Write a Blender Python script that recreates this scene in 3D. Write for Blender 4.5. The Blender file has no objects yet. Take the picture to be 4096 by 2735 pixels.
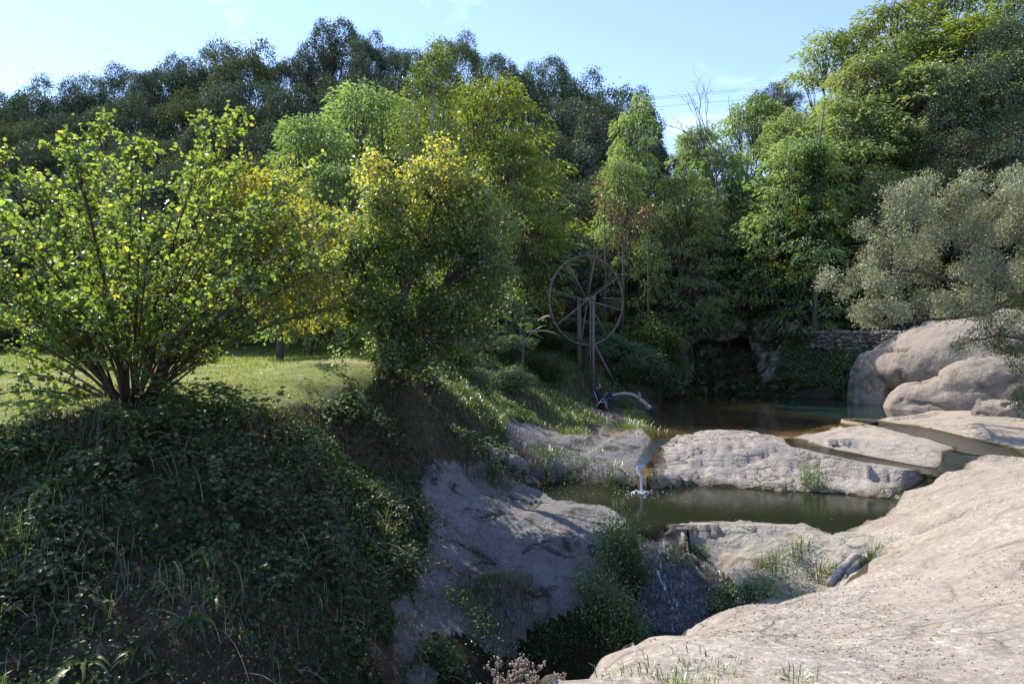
import bpy, math, random
import numpy as np
from mathutils import Vector, Matrix

# ------------------------------------------------------------------ camera, sky, sun, exposure
scene = bpy.context.scene
R = math.radians
W0, H0, F0 = 512.0, 341.5, 682.67
CZ = 3.3
cam_d = bpy.data.cameras.new('camera'); cam = bpy.data.objects.new('camera', cam_d)
scene.collection.objects.link(cam); scene.camera = cam
cam_d.lens = 24; cam_d.sensor_width = 36; cam_d.sensor_fit = 'HORIZONTAL'
cam_d.clip_start = 0.1; cam_d.clip_end = 3000
cam.location = (0, 0, CZ); cam.rotation_euler = (R(90), 0, 0)

SUN_EL, SUN_AZ = R(47), R(-46)            # azimuth from +Y, clockwise positive
S = Vector((math.sin(SUN_AZ)*math.cos(SUN_EL), math.cos(SUN_AZ)*math.cos(SUN_EL), math.sin(SUN_EL)))
sd = bpy.data.lights.new('sun', 'SUN'); sun = bpy.data.objects.new('sun', sd)
scene.collection.objects.link(sun)
sun.location = (-40, 30, 60); sun.rotation_euler = S.to_track_quat('Z', 'Y').to_euler()
sd.energy = 2.7; sd.angle = R(0.53); sd.color = (1.0, 0.93, 0.82)

world = bpy.data.worlds.new('World'); scene.world = world; world.use_nodes = True
wn, wl = world.node_tree.nodes, world.node_tree.links
wn.clear()
wo = wn.new('ShaderNodeOutputWorld'); bg = wn.new('ShaderNodeBackground'); sky = wn.new('ShaderNodeTexSky')
sky.sky_type = 'NISHITA'; sky.sun_disc = False; sky.sun_elevation = SUN_EL; sky.sun_rotation = SUN_AZ
sky.altitude = 300; sky.air_density = 0.95; sky.dust_density = 0.05; sky.ozone_density = 3.5
tc = wn.new('ShaderNodeTexCoord'); mp = wn.new('ShaderNodeMapping'); mp.inputs['Scale'].default_value = (1.0, 1.0, 2.6)
nz = wn.new('ShaderNodeTexNoise'); nz.inputs['Scale'].default_value = 2.3; nz.inputs['Detail'].default_value = 9
nz.inputs['Roughness'].default_value = .58; nz.inputs['Distortion'].default_value = .5
cr = wn.new('ShaderNodeValToRGB'); cr.color_ramp.elements[0].position = .56; cr.color_ramp.elements[1].position = .86
cr.color_ramp.elements[1].color = (.62, .62, .62, 1)
mx = wn.new('ShaderNodeMixRGB'); mx.inputs['Color2'].default_value = (9.0, 9.2, 9.6, 1)
wl.new(tc.outputs['Generated'], mp.inputs['Vector']); wl.new(mp.outputs['Vector'], nz.inputs['Vector'])
wl.new(nz.outputs['Fac'], cr.inputs['Fac']); wl.new(cr.outputs['Color'], mx.inputs['Fac'])
tn = wn.new('ShaderNodeHueSaturation'); tn.inputs['Saturation'].default_value = .97; tn.inputs['Hue'].default_value = .508   # slightly hazy autumn sky
wl.new(sky.outputs['Color'], tn.inputs['Color']); wl.new(tn.outputs['Color'], mx.inputs['Color1']); wl.new(mx.outputs['Color'], bg.inputs['Color'])
bg.inputs['Strength'].default_value = 0.118
wl.new(bg.outputs['Background'], wo.inputs['Surface'])
scene.view_settings.view_transform = 'Standard'; scene.view_settings.look = 'None'
scene.view_settings.gamma = 1; scene.view_settings.use_curve_mapping = False
scene.view_settings.exposure = 1.55
scene.cycles.max_bounces = 6; scene.cycles.diffuse_bounces = 3; scene.cycles.glossy_bounces = 2
scene.cycles.transmission_bounces = 4; scene.cycles.transparent_max_bounces = 8
scene.cycles.caustics_reflective = False; scene.cycles.caustics_refractive = False

# ------------------------------------------------------------------ helpers
rng = np.random.RandomState(11)
def P(u, v, d): return np.array([(u-W0)/F0*d, d, CZ-(v-H0)/F0*d])
def Q(u, v, z):
    d = (CZ-z)*F0/(v-H0); return np.array([(u-W0)/F0*d, d, z])
def XY(lst): return np.array([P(*t)[:2] for t in lst])
_T = np.random.RandomState(5).rand(256, 256)
def vnoise(x, y):
    xi = np.floor(x).astype(int); yi = np.floor(y).astype(int); fx = x-xi; fy = y-yi
    fx = fx*fx*(3-2*fx); fy = fy*fy*(3-2*fy)
    a = _T[xi & 255, yi & 255]; b = _T[(xi+1) & 255, yi & 255]; c = _T[xi & 255, (yi+1) & 255]; d = _T[(xi+1) & 255, (yi+1) & 255]
    return (a*(1-fx)+b*fx)*(1-fy)+(c*(1-fx)+d*fx)*fy
def fbm(x, y, octv=4, gain=.5):
    x = np.asarray(x, float); y = np.asarray(y, float); s = 0; a = 1; t = 0
    for i in range(octv):
        s = s+a*(vnoise(x*2.03**i+17.3*i, y*2.03**i+9.1*i)*2-1); t += a; a *= gain
    return s/t
def sstep(a, b, x):
    t = np.clip((x-a)/(b-a), 0, 1); return t*t*(3-2*t)
def sdf(poly, x, y):
    """signed distance to a closed polygon, negative inside"""
    x = np.asarray(x, float); y = np.asarray(y, float)
    d2 = np.full(x.shape, 1e18); ins = np.zeros(x.shape, bool); n = len(poly)
    for i in range(n):
        ax, ay = poly[i]; bx, by = poly[(i+1) % n]; ex, ey = bx-ax, by-ay; L = ex*ex+ey*ey+1e-12
        t = np.clip(((x-ax)*ex+(y-ay)*ey)/L, 0, 1)
        d2 = np.minimum(d2, (x-ax-t*ex)**2+(y-ay-t*ey)**2)
        c = (ay > y) != (by > y)
        if ey != 0: ins ^= c & (x < ex*(y-ay)/ey+ax)
    return np.where(ins, -1, 1)*np.sqrt(d2)
def pline(pl, x, y):
    """distance to polyline and the interpolated z and width along it; pl rows: x, y, z, w"""
    best = np.full(x.shape, 1e18); zz = np.zeros(x.shape); ww = np.ones(x.shape)
    for i in range(len(pl)-1):
        a, b = pl[i], pl[i+1]; ex, ey = b[0]-a[0], b[1]-a[1]
        t = np.clip(((x-a[0])*ex+(y-a[1])*ey)/(ex*ex+ey*ey+1e-12), 0, 1)
        d = np.hypot(x-a[0]-t*ex, y-a[1]-t*ey); m = d < best
        best = np.where(m, d, best); zz = np.where(m, a[2]+t*(b[2]-a[2]), zz); ww = np.where(m, a[3]+t*(b[3]-a[3]), ww)
    return best, zz, ww

def mesh(name, V, faces, attrs=None, smooth=False):
    """faces: list of int arrays (n,k)"""
    me = bpy.data.meshes.new(name)
    V = np.asarray(V, np.float32).reshape(-1, 3)
    faces = [np.asarray(f, np.int32) for f in faces if len(f)]
    loops = np.concatenate([f.ravel() for f in faces])
    tot = np.concatenate([np.full(len(f), f.shape[1], np.int32) for f in faces])
    st = np.concatenate([[0], np.cumsum(tot)[:-1]]).astype(np.int32)
    me.vertices.add(len(V)); me.vertices.foreach_set('co', V.ravel())
    me.loops.add(len(loops)); me.loops.foreach_set('vertex_index', loops)
    me.polygons.add(len(tot)); me.polygons.foreach_set('loop_start', st)
    if smooth: me.polygons.foreach_set('use_smooth', np.ones(len(tot), bool))
    for k, a in (attrs or {}).items():
        me.attributes.new(k, 'FLOAT', 'POINT').data.foreach_set('value', np.asarray(a, np.float32))
    me.update(calc_edges=True)
    return me
def tag(o, label=None, cat=None, group=None, kind=None):
    if label: o['label'] = label
    if cat: o['category'] = cat
    if group: o['group'] = group
    if kind: o['kind'] = kind
    return o
def obj(name, me, mat=None, parent=None, loc=None):
    o = bpy.data.objects.new(name, me); scene.collection.objects.link(o)
    if mat is not None and me is not None:
        if len(me.materials) == 0: me.materials.append(mat)
        elif me.materials[0] is not mat:
            o.material_slots[0].link = 'OBJECT'; o.material_slots[0].material = mat
    if parent: o.parent = parent
    if loc is not None: o.location = loc
    return o
def empty(name, loc, label, cat, group=None, rz=0):
    o = bpy.data.objects.new(name, None); scene.collection.objects.link(o)
    o.location = loc; o.rotation_euler = (0, 0, rz); o.empty_display_size = .2
    return tag(o, label, cat, group)

class MB:
    """collects geometry of one mesh"""
    def __init__(s): s.V = []; s.F = {}; s.n = 0; s.var = []
    def add(s, V, faces, var=None):
        V = np.asarray(V, float).reshape(-1, 3)
        for f in faces:
            f = np.asarray(f, np.int64)
            if len(f): s.F.setdefault(f.shape[1], []).append(f+s.n)
        s.V.append(V); s.n += len(V)
        s.var.append(np.full(len(V), .5) if var is None else np.broadcast_to(var, (len(V),)))
    def tube(s, pts, rad, n=6, cap=True):
        pts = np.asarray(pts, float); m = len(pts); rad = np.broadcast_to(np.asarray(rad, float), (m,))
        T = np.gradient(pts, axis=0); T /= np.linalg.norm(T, axis=1)[:, None]+1e-9
        up = np.array([0, 0, 1.]) if abs(T[:, 2]).mean() < .8 else np.array([1., 0, 0])
        A = np.cross(T, up); A /= np.linalg.norm(A, axis=1)[:, None]+1e-9; B = np.cross(T, A)
        an = np.arange(n)*2*np.pi/n
        V = pts[:, None]+rad[:, None, None]*(np.cos(an)[None, :, None]*A[:, None]+np.sin(an)[None, :, None]*B[:, None])
        i = np.arange(m-1)[:, None]*n; j = np.arange(n)[None]
        q = np.stack([i+j, i+(j+1) % n, i+n+(j+1) % n, i+n+j], -1).reshape(-1, 4)
        fs = [q]
        if cap: fs += [np.arange(n)[::-1][None], ((m-1)*n+np.arange(n))[None]]
        s.add(V.reshape(-1, 3), fs)
    def box(s, c, size, rot=None):
        h = np.array(size)/2.
        V = np.array([[x, y, z] for x in (-1, 1) for y in (-1, 1) for z in (-1, 1)])*h
        if rot is not None: V = V @ np.array(rot).T
        s.add(V+np.array(c), [[[0, 1, 3, 2], [4, 6, 7, 5], [0, 4, 5, 1], [2, 3, 7, 6], [0, 2, 6, 4], [1, 5, 7, 3]]])
    def beam(s, a, b, w, h, side=None):
        a = np.array(a, float); b = np.array(b, float); t = b-a; L = np.linalg.norm(t); t /= L
        side = np.array([0, 1., 0]) if side is None else np.array(side, float)
        x = np.cross(side, t); x /= np.linalg.norm(x)+1e-9; y = np.cross(t, x)
        V = []
        for z in (0, L):
            for sx, sy in ((-1, -1), (1, -1), (1, 1), (-1, 1)): V.append(a+t*z+x*sx*w/2+y*sy*h/2)
        s.add(V, [[[0, 3, 2, 1], [4, 5, 6, 7], [0, 1, 5, 4], [1, 2, 6, 5], [2, 3, 7, 6], [3, 0, 4, 7]]])
    def build(s, name, mat, parent=None, smooth=False, loc=None):
        V = np.concatenate(s.V); fs = [np.concatenate(f) for f in s.F.values()]
        return obj(name, mesh(name, V, fs, {'var': np.concatenate(s.var)}, smooth), mat, parent, loc)
    def me(s, name, smooth=False):
        return mesh(name, np.concatenate(s.V), [np.concatenate(f) for f in s.F.values()], {'var': np.concatenate(s.var)}, smooth)

def nrm(a): return a/(np.linalg.norm(a, axis=-1, keepdims=True)+1e-9)
def rdir(n, r=rng): return nrm(r.randn(n, 3))
def leaf_geo(Pb, D, N, L, Wd, shape='diamond', fold=.18):
    """vertex and face arrays for n leaves"""
    n = len(Pb); D = nrm(D); B = nrm(np.cross(N, D)); N2 = np.cross(D, B)
    L = np.broadcast_to(L, (n,))[:, None]; Wd = np.broadcast_to(Wd, (n,))[:, None]
    if shape == 'diamond':
        V = np.stack([Pb, Pb+D*L*.45+B*Wd*.5, Pb+D*L, Pb+D*L*.45-B*Wd*.5], 1); k = 4
        f = np.array([[0, 3, 2, 1]])
    elif shape == 'round':
        u = N2*Wd*fold
        V = np.stack([Pb, Pb+D*L*.22+B*Wd*.42+u, Pb+D*L*.62+B*Wd*.5+u, Pb+D*L-N2*L*.12, Pb+D*L*.62-B*Wd*.5+u, Pb+D*L*.22-B*Wd*.42+u], 1); k = 6
        f = np.array([[0, 3, 2, 1], [0, 5, 4, 3]])
    else:
        u = N2*Wd*fold
        V = np.stack([Pb, Pb+D*L*.4+B*Wd*.5+u, Pb+D*L-N2*L*.1, Pb+D*L*.4-B*Wd*.5+u], 1); k = 4
        f = np.array([[0, 2, 1], [0, 3, 2]])
    F = (np.arange(n)[:, None, None]*k+f[None]).reshape(-1, f.shape[1])
    return V.reshape(-1, 3), F, k
def leaves(mb, Pb, D, N, L, Wd, var, shape='diamond', fold=.18):
    V, F, k = leaf_geo(Pb, D, N, L, Wd, shape, fold)
    mb.add(V, [F], np.repeat(np.broadcast_to(var, (len(Pb),)), k))
def blades(mb, Pb, az, h, w, bend, var):
    """bent grass blades"""
    n = len(Pb); h = np.broadcast_to(h, (n,)); w = np.broadcast_to(w, (n,)); bend = np.broadcast_to(bend, (n,))
    d = np.stack([np.cos(az), np.sin(az), 0*az], 1); s = np.stack([-np.sin(az), np.cos(az), 0*az], 1)
    z = np.array([0, 0, 1.])
    p1 = Pb+z*(h*.6)[:, None]+d*(h*bend*.28)[:, None]
    p2 = Pb+z*(h*(1-.55*bend))[:, None]+d*(h*bend*.9)[:, None]
    s = s*w[:, None]*.5
    V = np.stack([Pb-s, Pb+s, p1+s*.8, p1-s*.8, p2], 1)
    o = np.arange(n)[:, None]*5
    mb.add(V.reshape(-1, 3), [o+np.array([[0, 1, 2, 3]]), o+np.array([[3, 2, 4]])], np.repeat(np.broadcast_to(var, (n,)), 5))

# ------------------------------------------------------------------ materials
def mat_new(name):
    m = bpy.data.materials.new(name); m.use_nodes = True
    nt = m.node_tree; nt.nodes.clear(); return m, nt.nodes, nt.links
def ramp(N, stops):
    r = N.new('ShaderNodeValToRGB'); e = r.color_ramp.elements
    while len(e) > 1: e.remove(e[-1])
    e[0].position = stops[0][0]; e[0].color = (*stops[0][1], 1)
    for p, c in stops[1:]:
        q = e.new(p); q.color = (*c, 1)
    return r
def leaf_mat(name, cols, trans=.42, gloss=.10, rough=.35, tmul=(1.9, 1.9, .75), hue=.03):
    m, N, L = mat_new(name)
    at = N.new('ShaderNodeAttribute'); at.attribute_name = 'var'
    rp = ramp(N, [(i/(len(cols)-1), c) for i, c in enumerate(cols)])
    L.new(at.outputs['Fac'], rp.inputs['Fac'])
    oi = N.new('ShaderNodeObjectInfo'); hs = N.new('ShaderNodeHueSaturation')
    mr = N.new('ShaderNodeMapRange'); mr.inputs['To Min'].default_value = .5-hue; mr.inputs['To Max'].default_value = .5+hue*.6
    mv = N.new('ShaderNodeMapRange'); mv.inputs['To Min'].default_value = .8; mv.inputs['To Max'].default_value = 1.2
    L.new(oi.outputs['Random'], mr.inputs['Value']); L.new(mr.outputs['Result'], hs.inputs['Hue'])
    L.new(oi.outputs['Random'], mv.inputs['Value']); L.new(mv.outputs['Result'], hs.inputs['Value'])
    L.new(rp.outputs['Color'], hs.inputs['Color'])
    df = N.new('ShaderNodeBsdfDiffuse'); tr = N.new('ShaderNodeBsdfTranslucent'); gl = N.new('ShaderNodeBsdfGlossy')
    gl.inputs['Roughness'].default_value = rough; gl.inputs['Color'].default_value = (.95, 1, .95, 1)
    ml = N.new('ShaderNodeMixRGB'); ml.blend_type = 'MULTIPLY'; ml.inputs['Fac'].default_value = 1; ml.inputs['Color2'].default_value = (*tmul, 1)
    L.new(hs.outputs['Color'], df.inputs['Color']); L.new(hs.outputs['Color'], ml.inputs['Color1']); L.new(ml.outputs['Color'], tr.inputs['Color'])
    m1 = N.new('ShaderNodeMixShader'); m1.inputs['Fac'].default_value = trans
    m2 = N.new('ShaderNodeMixShader'); m2.inputs['Fac'].default_value = gloss
    L.new(df.outputs[0], m1.inputs[1]); L.new(tr.outputs[0], m1.inputs[2]); L.new(m1.outputs[0], m2.inputs[1]); L.new(gl.outputs[0], m2.inputs[2])
    o = N.new('ShaderNodeOutputMaterial'); L.new(m2.outputs[0], o.inputs['Surface'])
    return m
def ground_mat(name, c1, c2, c3=None, scale=1.0, bump=.5, rough=.95, crack=0., spots=None, spec=.2, fine=14., stretch=(1, 1, 1), patch=None):
    """rock or soil: two noise scales, optional cracks, lichen spots, stain patches"""
    m, N, L = mat_new(name)
    tc = N.new('ShaderNodeTexCoord'); mp = N.new('ShaderNodeMapping'); mp.inputs['Scale'].default_value = stretch
    L.new(tc.outputs['Object'], mp.inputs['Vector'])
    def noise(s, det=6, ro=.6, di=0.):
        n = N.new('ShaderNodeTexNoise'); n.inputs['Scale'].default_value = s; n.inputs['Detail'].default_value = det
        n.inputs['Roughness'].default_value = ro; n.inputs['Distortion'].default_value = di
        L.new(mp.outputs['Vector'], n.inputs['Vector']); return n
    n1 = noise(.55*scale, 8, .62, .6); n2 = noise(fine*scale, 5, .65); n3 = noise(3.2*scale, 7, .6, .3)
    r1 = ramp(N, [(.30, c1), (.5, c2), (.70, c3 or c2)]); 
    ad = N.new('ShaderNodeMath'); ad.operation = 'ADD'
    ma = N.new('ShaderNodeMath'); ma.operation = 'MULTIPLY'; ma.inputs[1].default_value = .5
    L.new(n3.outputs['Fac'], ma.inputs[0])
    mb_ = N.new('ShaderNodeMath'); mb_.operation = 'MULTIPLY'; mb_.inputs[1].default_value = .5
    L.new(n1.outputs['Fac'], mb_.inputs[0]); L.new(ma.outputs[0], ad.inputs[0]); L.new(mb_.outputs[0], ad.inputs[1])
    L.new(ad.outputs[0], r1.inputs['Fac']); col = r1.outputs['Color']
    r2 = ramp(N, [(.3, (.62, .60, .58)), (.55, (1, 1, 1)), (.8, (1.18, 1.16, 1.12))])
    L.new(n2.outputs['Fac'], r2.inputs['Fac'])
    mu = N.new('ShaderNodeMixRGB'); mu.blend_type = 'MULTIPLY'; mu.inputs['Fac'].default_value = .8
    L.new(col, mu.inputs['Color1']); L.new(r2.outputs['Color'], mu.inputs['Color2']); col = mu.outputs['Color']
    if patch:
        pc, lo, hi, ps = patch
        np_ = noise(ps, 9, .65, .8); rpp = ramp(N, [(lo, (0, 0, 0)), (hi, (1, 1, 1))]); L.new(np_.outputs['Fac'], rpp.inputs['Fac'])
        mm = N.new('ShaderNodeMixRGB'); mm.inputs['Color2'].default_value = (*pc, 1)
        L.new(rpp.outputs['Color'], mm.inputs['Fac']); L.new(col, mm.inputs['Color1']); col = mm.outputs['Color']
    h = n3.outputs['Fac']
    if spots:
        sc, lo, hi, ss, famt = spots
        vo = N.new('ShaderNodeTexVoronoi'); vo.inputs['Scale'].default_value = ss; vo.inputs['Randomness'].default_value = 1
        nd = noise(ss*1.7, 4, .7)
        va = N.new('ShaderNodeVectorMath'); va.operation = 'MULTIPLY_ADD'; va.inputs[1].default_value = (.35/ss*4, .35/ss*4, .35/ss*4)
        L.new(nd.outputs['Color'], va.inputs[0]); L.new(mp.outputs['Vector'], va.inputs[2]); L.new(va.outputs[0], vo.inputs['Vector'])
        rv = ramp(N, [(.18, (1, 1, 1)), (.42, (0, 0, 0))]); L.new(vo.outputs['Distance'], rv.inputs['Fac'])
        nm = noise(.9, 6, .7, .5); rm = ramp(N, [(lo, (0, 0, 0)), (hi, (1, 1, 1))]); L.new(nm.outputs['Fac'], rm.inputs['Fac'])
        mf = N.new('ShaderNodeMixRGB'); mf.blend_type = 'MULTIPLY'; mf.inputs['Fac'].default_value = 1
        L.new(rv.outputs['Color'], mf.inputs['Color1']); L.new(rm.outputs['Color'], mf.inputs['Color2'])
        mt = N.new('ShaderNodeMath'); mt.operation = 'MULTIPLY'; mt.inputs[1].default_value = famt; L.new(mf.outputs['Color'], mt.inputs[0])
        mm = N.new('ShaderNodeMixRGB'); mm.inputs['Color2'].default_value = (*sc, 1)
        L.new(mt.outputs[0], mm.inputs['Fac']); L.new(col, mm.inputs['Color1']); col = mm.outputs['Color']
    bh = N.new('ShaderNodeMath'); bh.operation = 'ADD'
    bm = N.new('ShaderNodeMath'); bm.operation = 'MULTIPLY'; bm.inputs[1].default_value = .30
    L.new(n2.outputs['Fac'], bm.inputs[0]); L.new(h, bh.inputs[0]); L.new(bm.outputs[0], bh.inputs[1]); hh = bh.outputs[0]
    if crack:
        mp2 = N.new('ShaderNodeMapping'); mp2.inputs['Scale'].default_value = (.55, 1.6, 2.6); mp2.inputs['Rotation'].default_value = (0, 0, .12)
        nd = noise(1.1, 5, .6); va = N.new('ShaderNodeVectorMath'); va.operation = 'MULTIPLY_ADD'; va.inputs[1].default_value = (.9, .9, .9)
        L.new(tc.outputs['Object'], mp2.inputs['Vector']); L.new(nd.outputs['Color'], va.inputs[0]); L.new(mp2.outputs['Vector'], va.inputs[2])
        vo = N.new('ShaderNodeTexVoronoi'); vo.feature = 'DISTANCE_TO_EDGE'; vo.inputs['Scale'].default_value = 1.5
        L.new(va.outputs[0], vo.inputs['Vector'])
        rc = ramp(N, [(0, (0, 0, 0)), (.035, (.8, .8, .8)), (.2, (1, 1, 1))]); L.new(vo.outputs['Distance'], rc.inputs['Fac'])
        nk = noise(.8, 4, .6); rk = ramp(N, [(.42, (1, 1, 1)), (.58, (0, 0, 0))]); L.new(nk.outputs['Fac'], rk.inputs['Fac'])
        mc = N.new('ShaderNodeMixRGB'); mc.blend_type = 'LIGHTEN'; mc.inputs['Fac'].default_value = 1
        L.new(rc.outputs['Color'], mc.inputs['Color1']); L.new(rk.outputs['Color'], mc.inputs['Color2'])
        mh = N.new('ShaderNodeMath'); mh.operation = 'MULTIPLY_ADD'; mh.inputs[1].default_value = crack
        L.new(mc.outputs['Color'], mh.inputs[0]); L.new(hh, mh.inputs[2]); hh = mh.outputs[0]
        md = N.new('ShaderNodeMixRGB'); md.blend_type = 'MULTIPLY'; md.inputs['Fac'].default_value = .45
        L.new(col, md.inputs['Color1']); L.new(mc.outputs['Color'], md.inputs['Color2']); col = md.outputs['Color']
    wa_ = N.new('ShaderNodeAttribute'); wa_.attribute_name = 'wet'; wm = N.new('ShaderNodeMixRGB'); wm.blend_type = 'MULTIPLY'; wm.inputs['Color2'].default_value = (.36, .31, .23, 1)
    L.new(wa_.outputs['Fac'], wm.inputs['Fac']); L.new(col, wm.inputs['Color1']); col = wm.outputs['Color']
    b = N.new('ShaderNodeBump'); b.inputs['Strength'].default_value = bump; b.inputs['Distance'].default_value = .12
    L.new(hh, b.inputs['Height'])
    bs = N.new('ShaderNodeBsdfPrincipled'); bs.inputs['Roughness'].default_value = rough; bs.inputs['Specular IOR Level'].default_value = spec
    L.new(col, bs.inputs['Base Color']); L.new(b.outputs['Normal'], bs.inputs['Normal'])
    o = N.new('ShaderNodeOutputMaterial'); L.new(bs.outputs[0], o.inputs['Surface'])
    return m
def plain(name, c, rough=.7, var=.25, scale=20, metal=0., bump=.2):
    m, N, L = mat_new(name)
    tc = N.new('ShaderNodeTexCoord'); n = N.new('ShaderNodeTexNoise'); n.inputs['Scale'].default_value = scale; n.inputs['Detail'].default_value = 5
    L.new(tc.outputs['Object'], n.inputs['Vector'])
    r = ramp(N, [(.3, tuple(x*(1-var) for x in c)), (.7, tuple(min(1, x*(1+var)) for x in c))]); L.new(n.outputs['Fac'], r.inputs['Fac'])
    bs = N.new('ShaderNodeBsdfPrincipled'); bs.inputs['Roughness'].default_value = rough; bs.inputs['Metallic'].default_value = metal
    b = N.new('ShaderNodeBump'); b.inputs['Strength'].default_value = bump; b.inputs['Distance'].default_value = .03; L.new(n.outputs['Fac'], b.inputs['Height'])
    L.new(r.outputs['Color'], bs.inputs['Base Color']); L.new(b.outputs['Normal'], bs.inputs['Normal'])
    o = N.new('ShaderNodeOutputMaterial'); L.new(bs.outputs[0], o.inputs['Surface']); return m
def water_mat(name, tint, murk, fac, rip=.12, scale=7., stretch=(1, 1, 1), rough=.03, ior=1.33):   # transparent body, murk, fresnel reflection, ripples
    m, N, L = mat_new(name)
    tc = N.new('ShaderNodeTexCoord'); mp = N.new('ShaderNodeMapping'); mp.inputs['Scale'].default_value = stretch; mp.inputs['Rotation'].default_value = (0, 0, .35)
    n = N.new('ShaderNodeTexNoise'); n.inputs['Scale'].default_value = scale; n.inputs['Detail'].default_value = 4
    L.new(tc.outputs['Object'], mp.inputs['Vector']); L.new(mp.outputs['Vector'], n.inputs['Vector'])
    b = N.new('ShaderNodeBump'); b.inputs['Strength'].default_value = rip; b.inputs['Distance'].default_value = .05; L.new(n.outputs['Fac'], b.inputs['Height'])
    t = N.new('ShaderNodeBsdfTransparent'); t.inputs['Color'].default_value = (*tint, 1)
    d = N.new('ShaderNodeBsdfDiffuse'); d.inputs['Color'].default_value = (*murk, 1)
    g = N.new('ShaderNodeBsdfGlossy'); g.inputs['Roughness'].default_value = rough; L.new(b.outputs['Normal'], g.inputs['Normal'])
    fr = N.new('ShaderNodeFresnel'); fr.inputs['IOR'].default_value = ior; L.new(b.outputs['Normal'], fr.inputs['Normal'])
    m1 = N.new('ShaderNodeMixShader'); m1.inputs['Fac'].default_value = fac
    m2 = N.new('ShaderNodeMixShader'); L.new(fr.outputs['Fac'], m2.inputs['Fac'])
    L.new(t.outputs[0], m1.inputs[1]); L.new(d.outputs[0], m1.inputs[2]); L.new(m1.outputs[0], m2.inputs[1]); L.new(g.outputs[0], m2.inputs[2])
    o = N.new('ShaderNodeOutputMaterial'); L.new(m2.outputs[0], o.inputs['Surface']); return m

M = {}
M['slab'] = ground_mat('sandstone_lichen', (0.262, 0.217, 0.172), (0.348, 0.294, 0.238), (0.42, 0.364, 0.303), .8, .85, crack=.12, spots=((0.54, 0.50, 0.43), .40, .58, 13., .85), patch=((0.240, 0.192, 0.153), .57, .70, 1.3), fine=22)
M['dome'] = ground_mat('cracked_sandstone', (0.229, 0.199, 0.167), (0.343, 0.298, 0.253), (0.448, 0.398, 0.345), 1.0, .9, crack=1.0, spots=((0.477, 0.457, 0.406), .45, .62, 6., .5), patch=((0.152, 0.129, 0.111), .60, .70, 2.2), fine=16)
M['shelf'] = ground_mat('pale_sandstone', (0.275, 0.229, 0.184), (0.374, 0.319, 0.262), (0.439, 0.381, 0.321), 1.0, .55, crack=.35, patch=((0.275, 0.209, 0.127), .58, .72, 1.1), fine=16)
M['grey'] = ground_mat('grey_rock', (0.119, 0.112, 0.105), (0.178, 0.170, 0.161), (0.246, 0.236, 0.224), 1.1, .9, crack=0, spots=((0.318, 0.319, 0.304), .42, .58, 11., .6), patch=((0.040, 0.041, 0.031), .53, .62, 1.2), fine=18)
M['tufa'] = ground_mat('tufa_rock', (0.246, 0.219, 0.175), (0.348, 0.319, 0.268), (0.421, 0.400, 0.349), 1.3, .9, crack=.6, patch=((0.201, 0.142, 0.078), .52, .64, 1.6), fine=15)
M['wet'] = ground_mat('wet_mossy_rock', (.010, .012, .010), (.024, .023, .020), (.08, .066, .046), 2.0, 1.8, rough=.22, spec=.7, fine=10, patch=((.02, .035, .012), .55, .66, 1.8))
M['soil'] = ground_mat('bank_soil', (.045, .036, .024), (.08, .062, .043), (.13, .105, .075), 1.6, .9, fine=12)
M['meadow'] = ground_mat('meadow_ground', (.13, .15, .04), (.20, .23, .06), (.30, .26, .14), .8, .6, fine=20, patch=((.33, .26, .17), .56, .68, .75))
M['bed'] = ground_mat('stream_bed', (.22, .16, .09), (.33, .25, .155), (.44, .35, .24), 1.0, .5, rough=.6, fine=10, patch=((.05, .045, .02), .52, .68, .5))
M['chan'] = ground_mat('algae_channel_bed', (.06, .045, .02), (.10, .075, .035), (.16, .13, .07), 1.4, .6, rough=.5, fine=10)
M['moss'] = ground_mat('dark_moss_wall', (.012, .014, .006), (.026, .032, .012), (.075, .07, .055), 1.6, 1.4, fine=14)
M['deepbed'] = ground_mat('pool_bed', (.03, .032, .02), (.06, .055, .03), (.10, .085, .05), 1.0, .4)
M['hill'] = ground_mat('forest_floor', (.03, .026, .018), (.05, .045, .028), (.07, .06, .04), .8, .8)
M['path'] = ground_mat('trodden_earth', (.11, .085, .07), (.17, .135, .11), (.22, .18, .15), 1.2, .6, fine=20)
M['boulder'] = ground_mat('boulder_rock', (0.223, 0.186, 0.156), (0.303, 0.256, 0.212), (0.373, 0.320, 0.270), .9, .8, crack=0, patch=((0.112, 0.099, 0.088), .50, .68, .55), fine=12, stretch=(1, 1, .8))
M['cliff'] = ground_mat('cliff_rock', (.14, .12, .10), (.25, .22, .19), (.38, .34, .31), .9, 1.0, crack=.5, patch=((.025, .03, .018), .50, .62, .9), fine=9)
M['stone'] = plain('wall_stone', (.16, .135, .115), .95, .4, 3, bump=.5)
_n = M['stone'].node_tree; _oi = _n.nodes.new('ShaderNodeObjectInfo'); _mr = _n.nodes.new('ShaderNodeMapRange'); _mr.inputs['To Min'].default_value = .55; _mr.inputs['To Max'].default_value = 1.5
_hs = _n.nodes.new('ShaderNodeHueSaturation'); _b = [q for q in _n.nodes if q.type == 'BSDF_PRINCIPLED'][0]; _c = _b.inputs['Base Color'].links[0].from_socket
_n.links.new(_oi.outputs['Random'], _mr.inputs['Value']); _n.links.new(_mr.outputs['Result'], _hs.inputs['Value']); _n.links.new(_c, _hs.inputs['Color']); _n.links.new(_hs.outputs['Color'], _b.inputs['Base Color'])
M['bark'] = plain('bark', (.085, .07, .055), .9, .45, 9, bump=.6)
M['barkpale'] = plain('pale_bark', (.36, .34, .31), .85, .5, 14, bump=.4)
M['barkred'] = plain('reddish_stem', (.075, .04, .028), .7, .35, 18)
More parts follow.
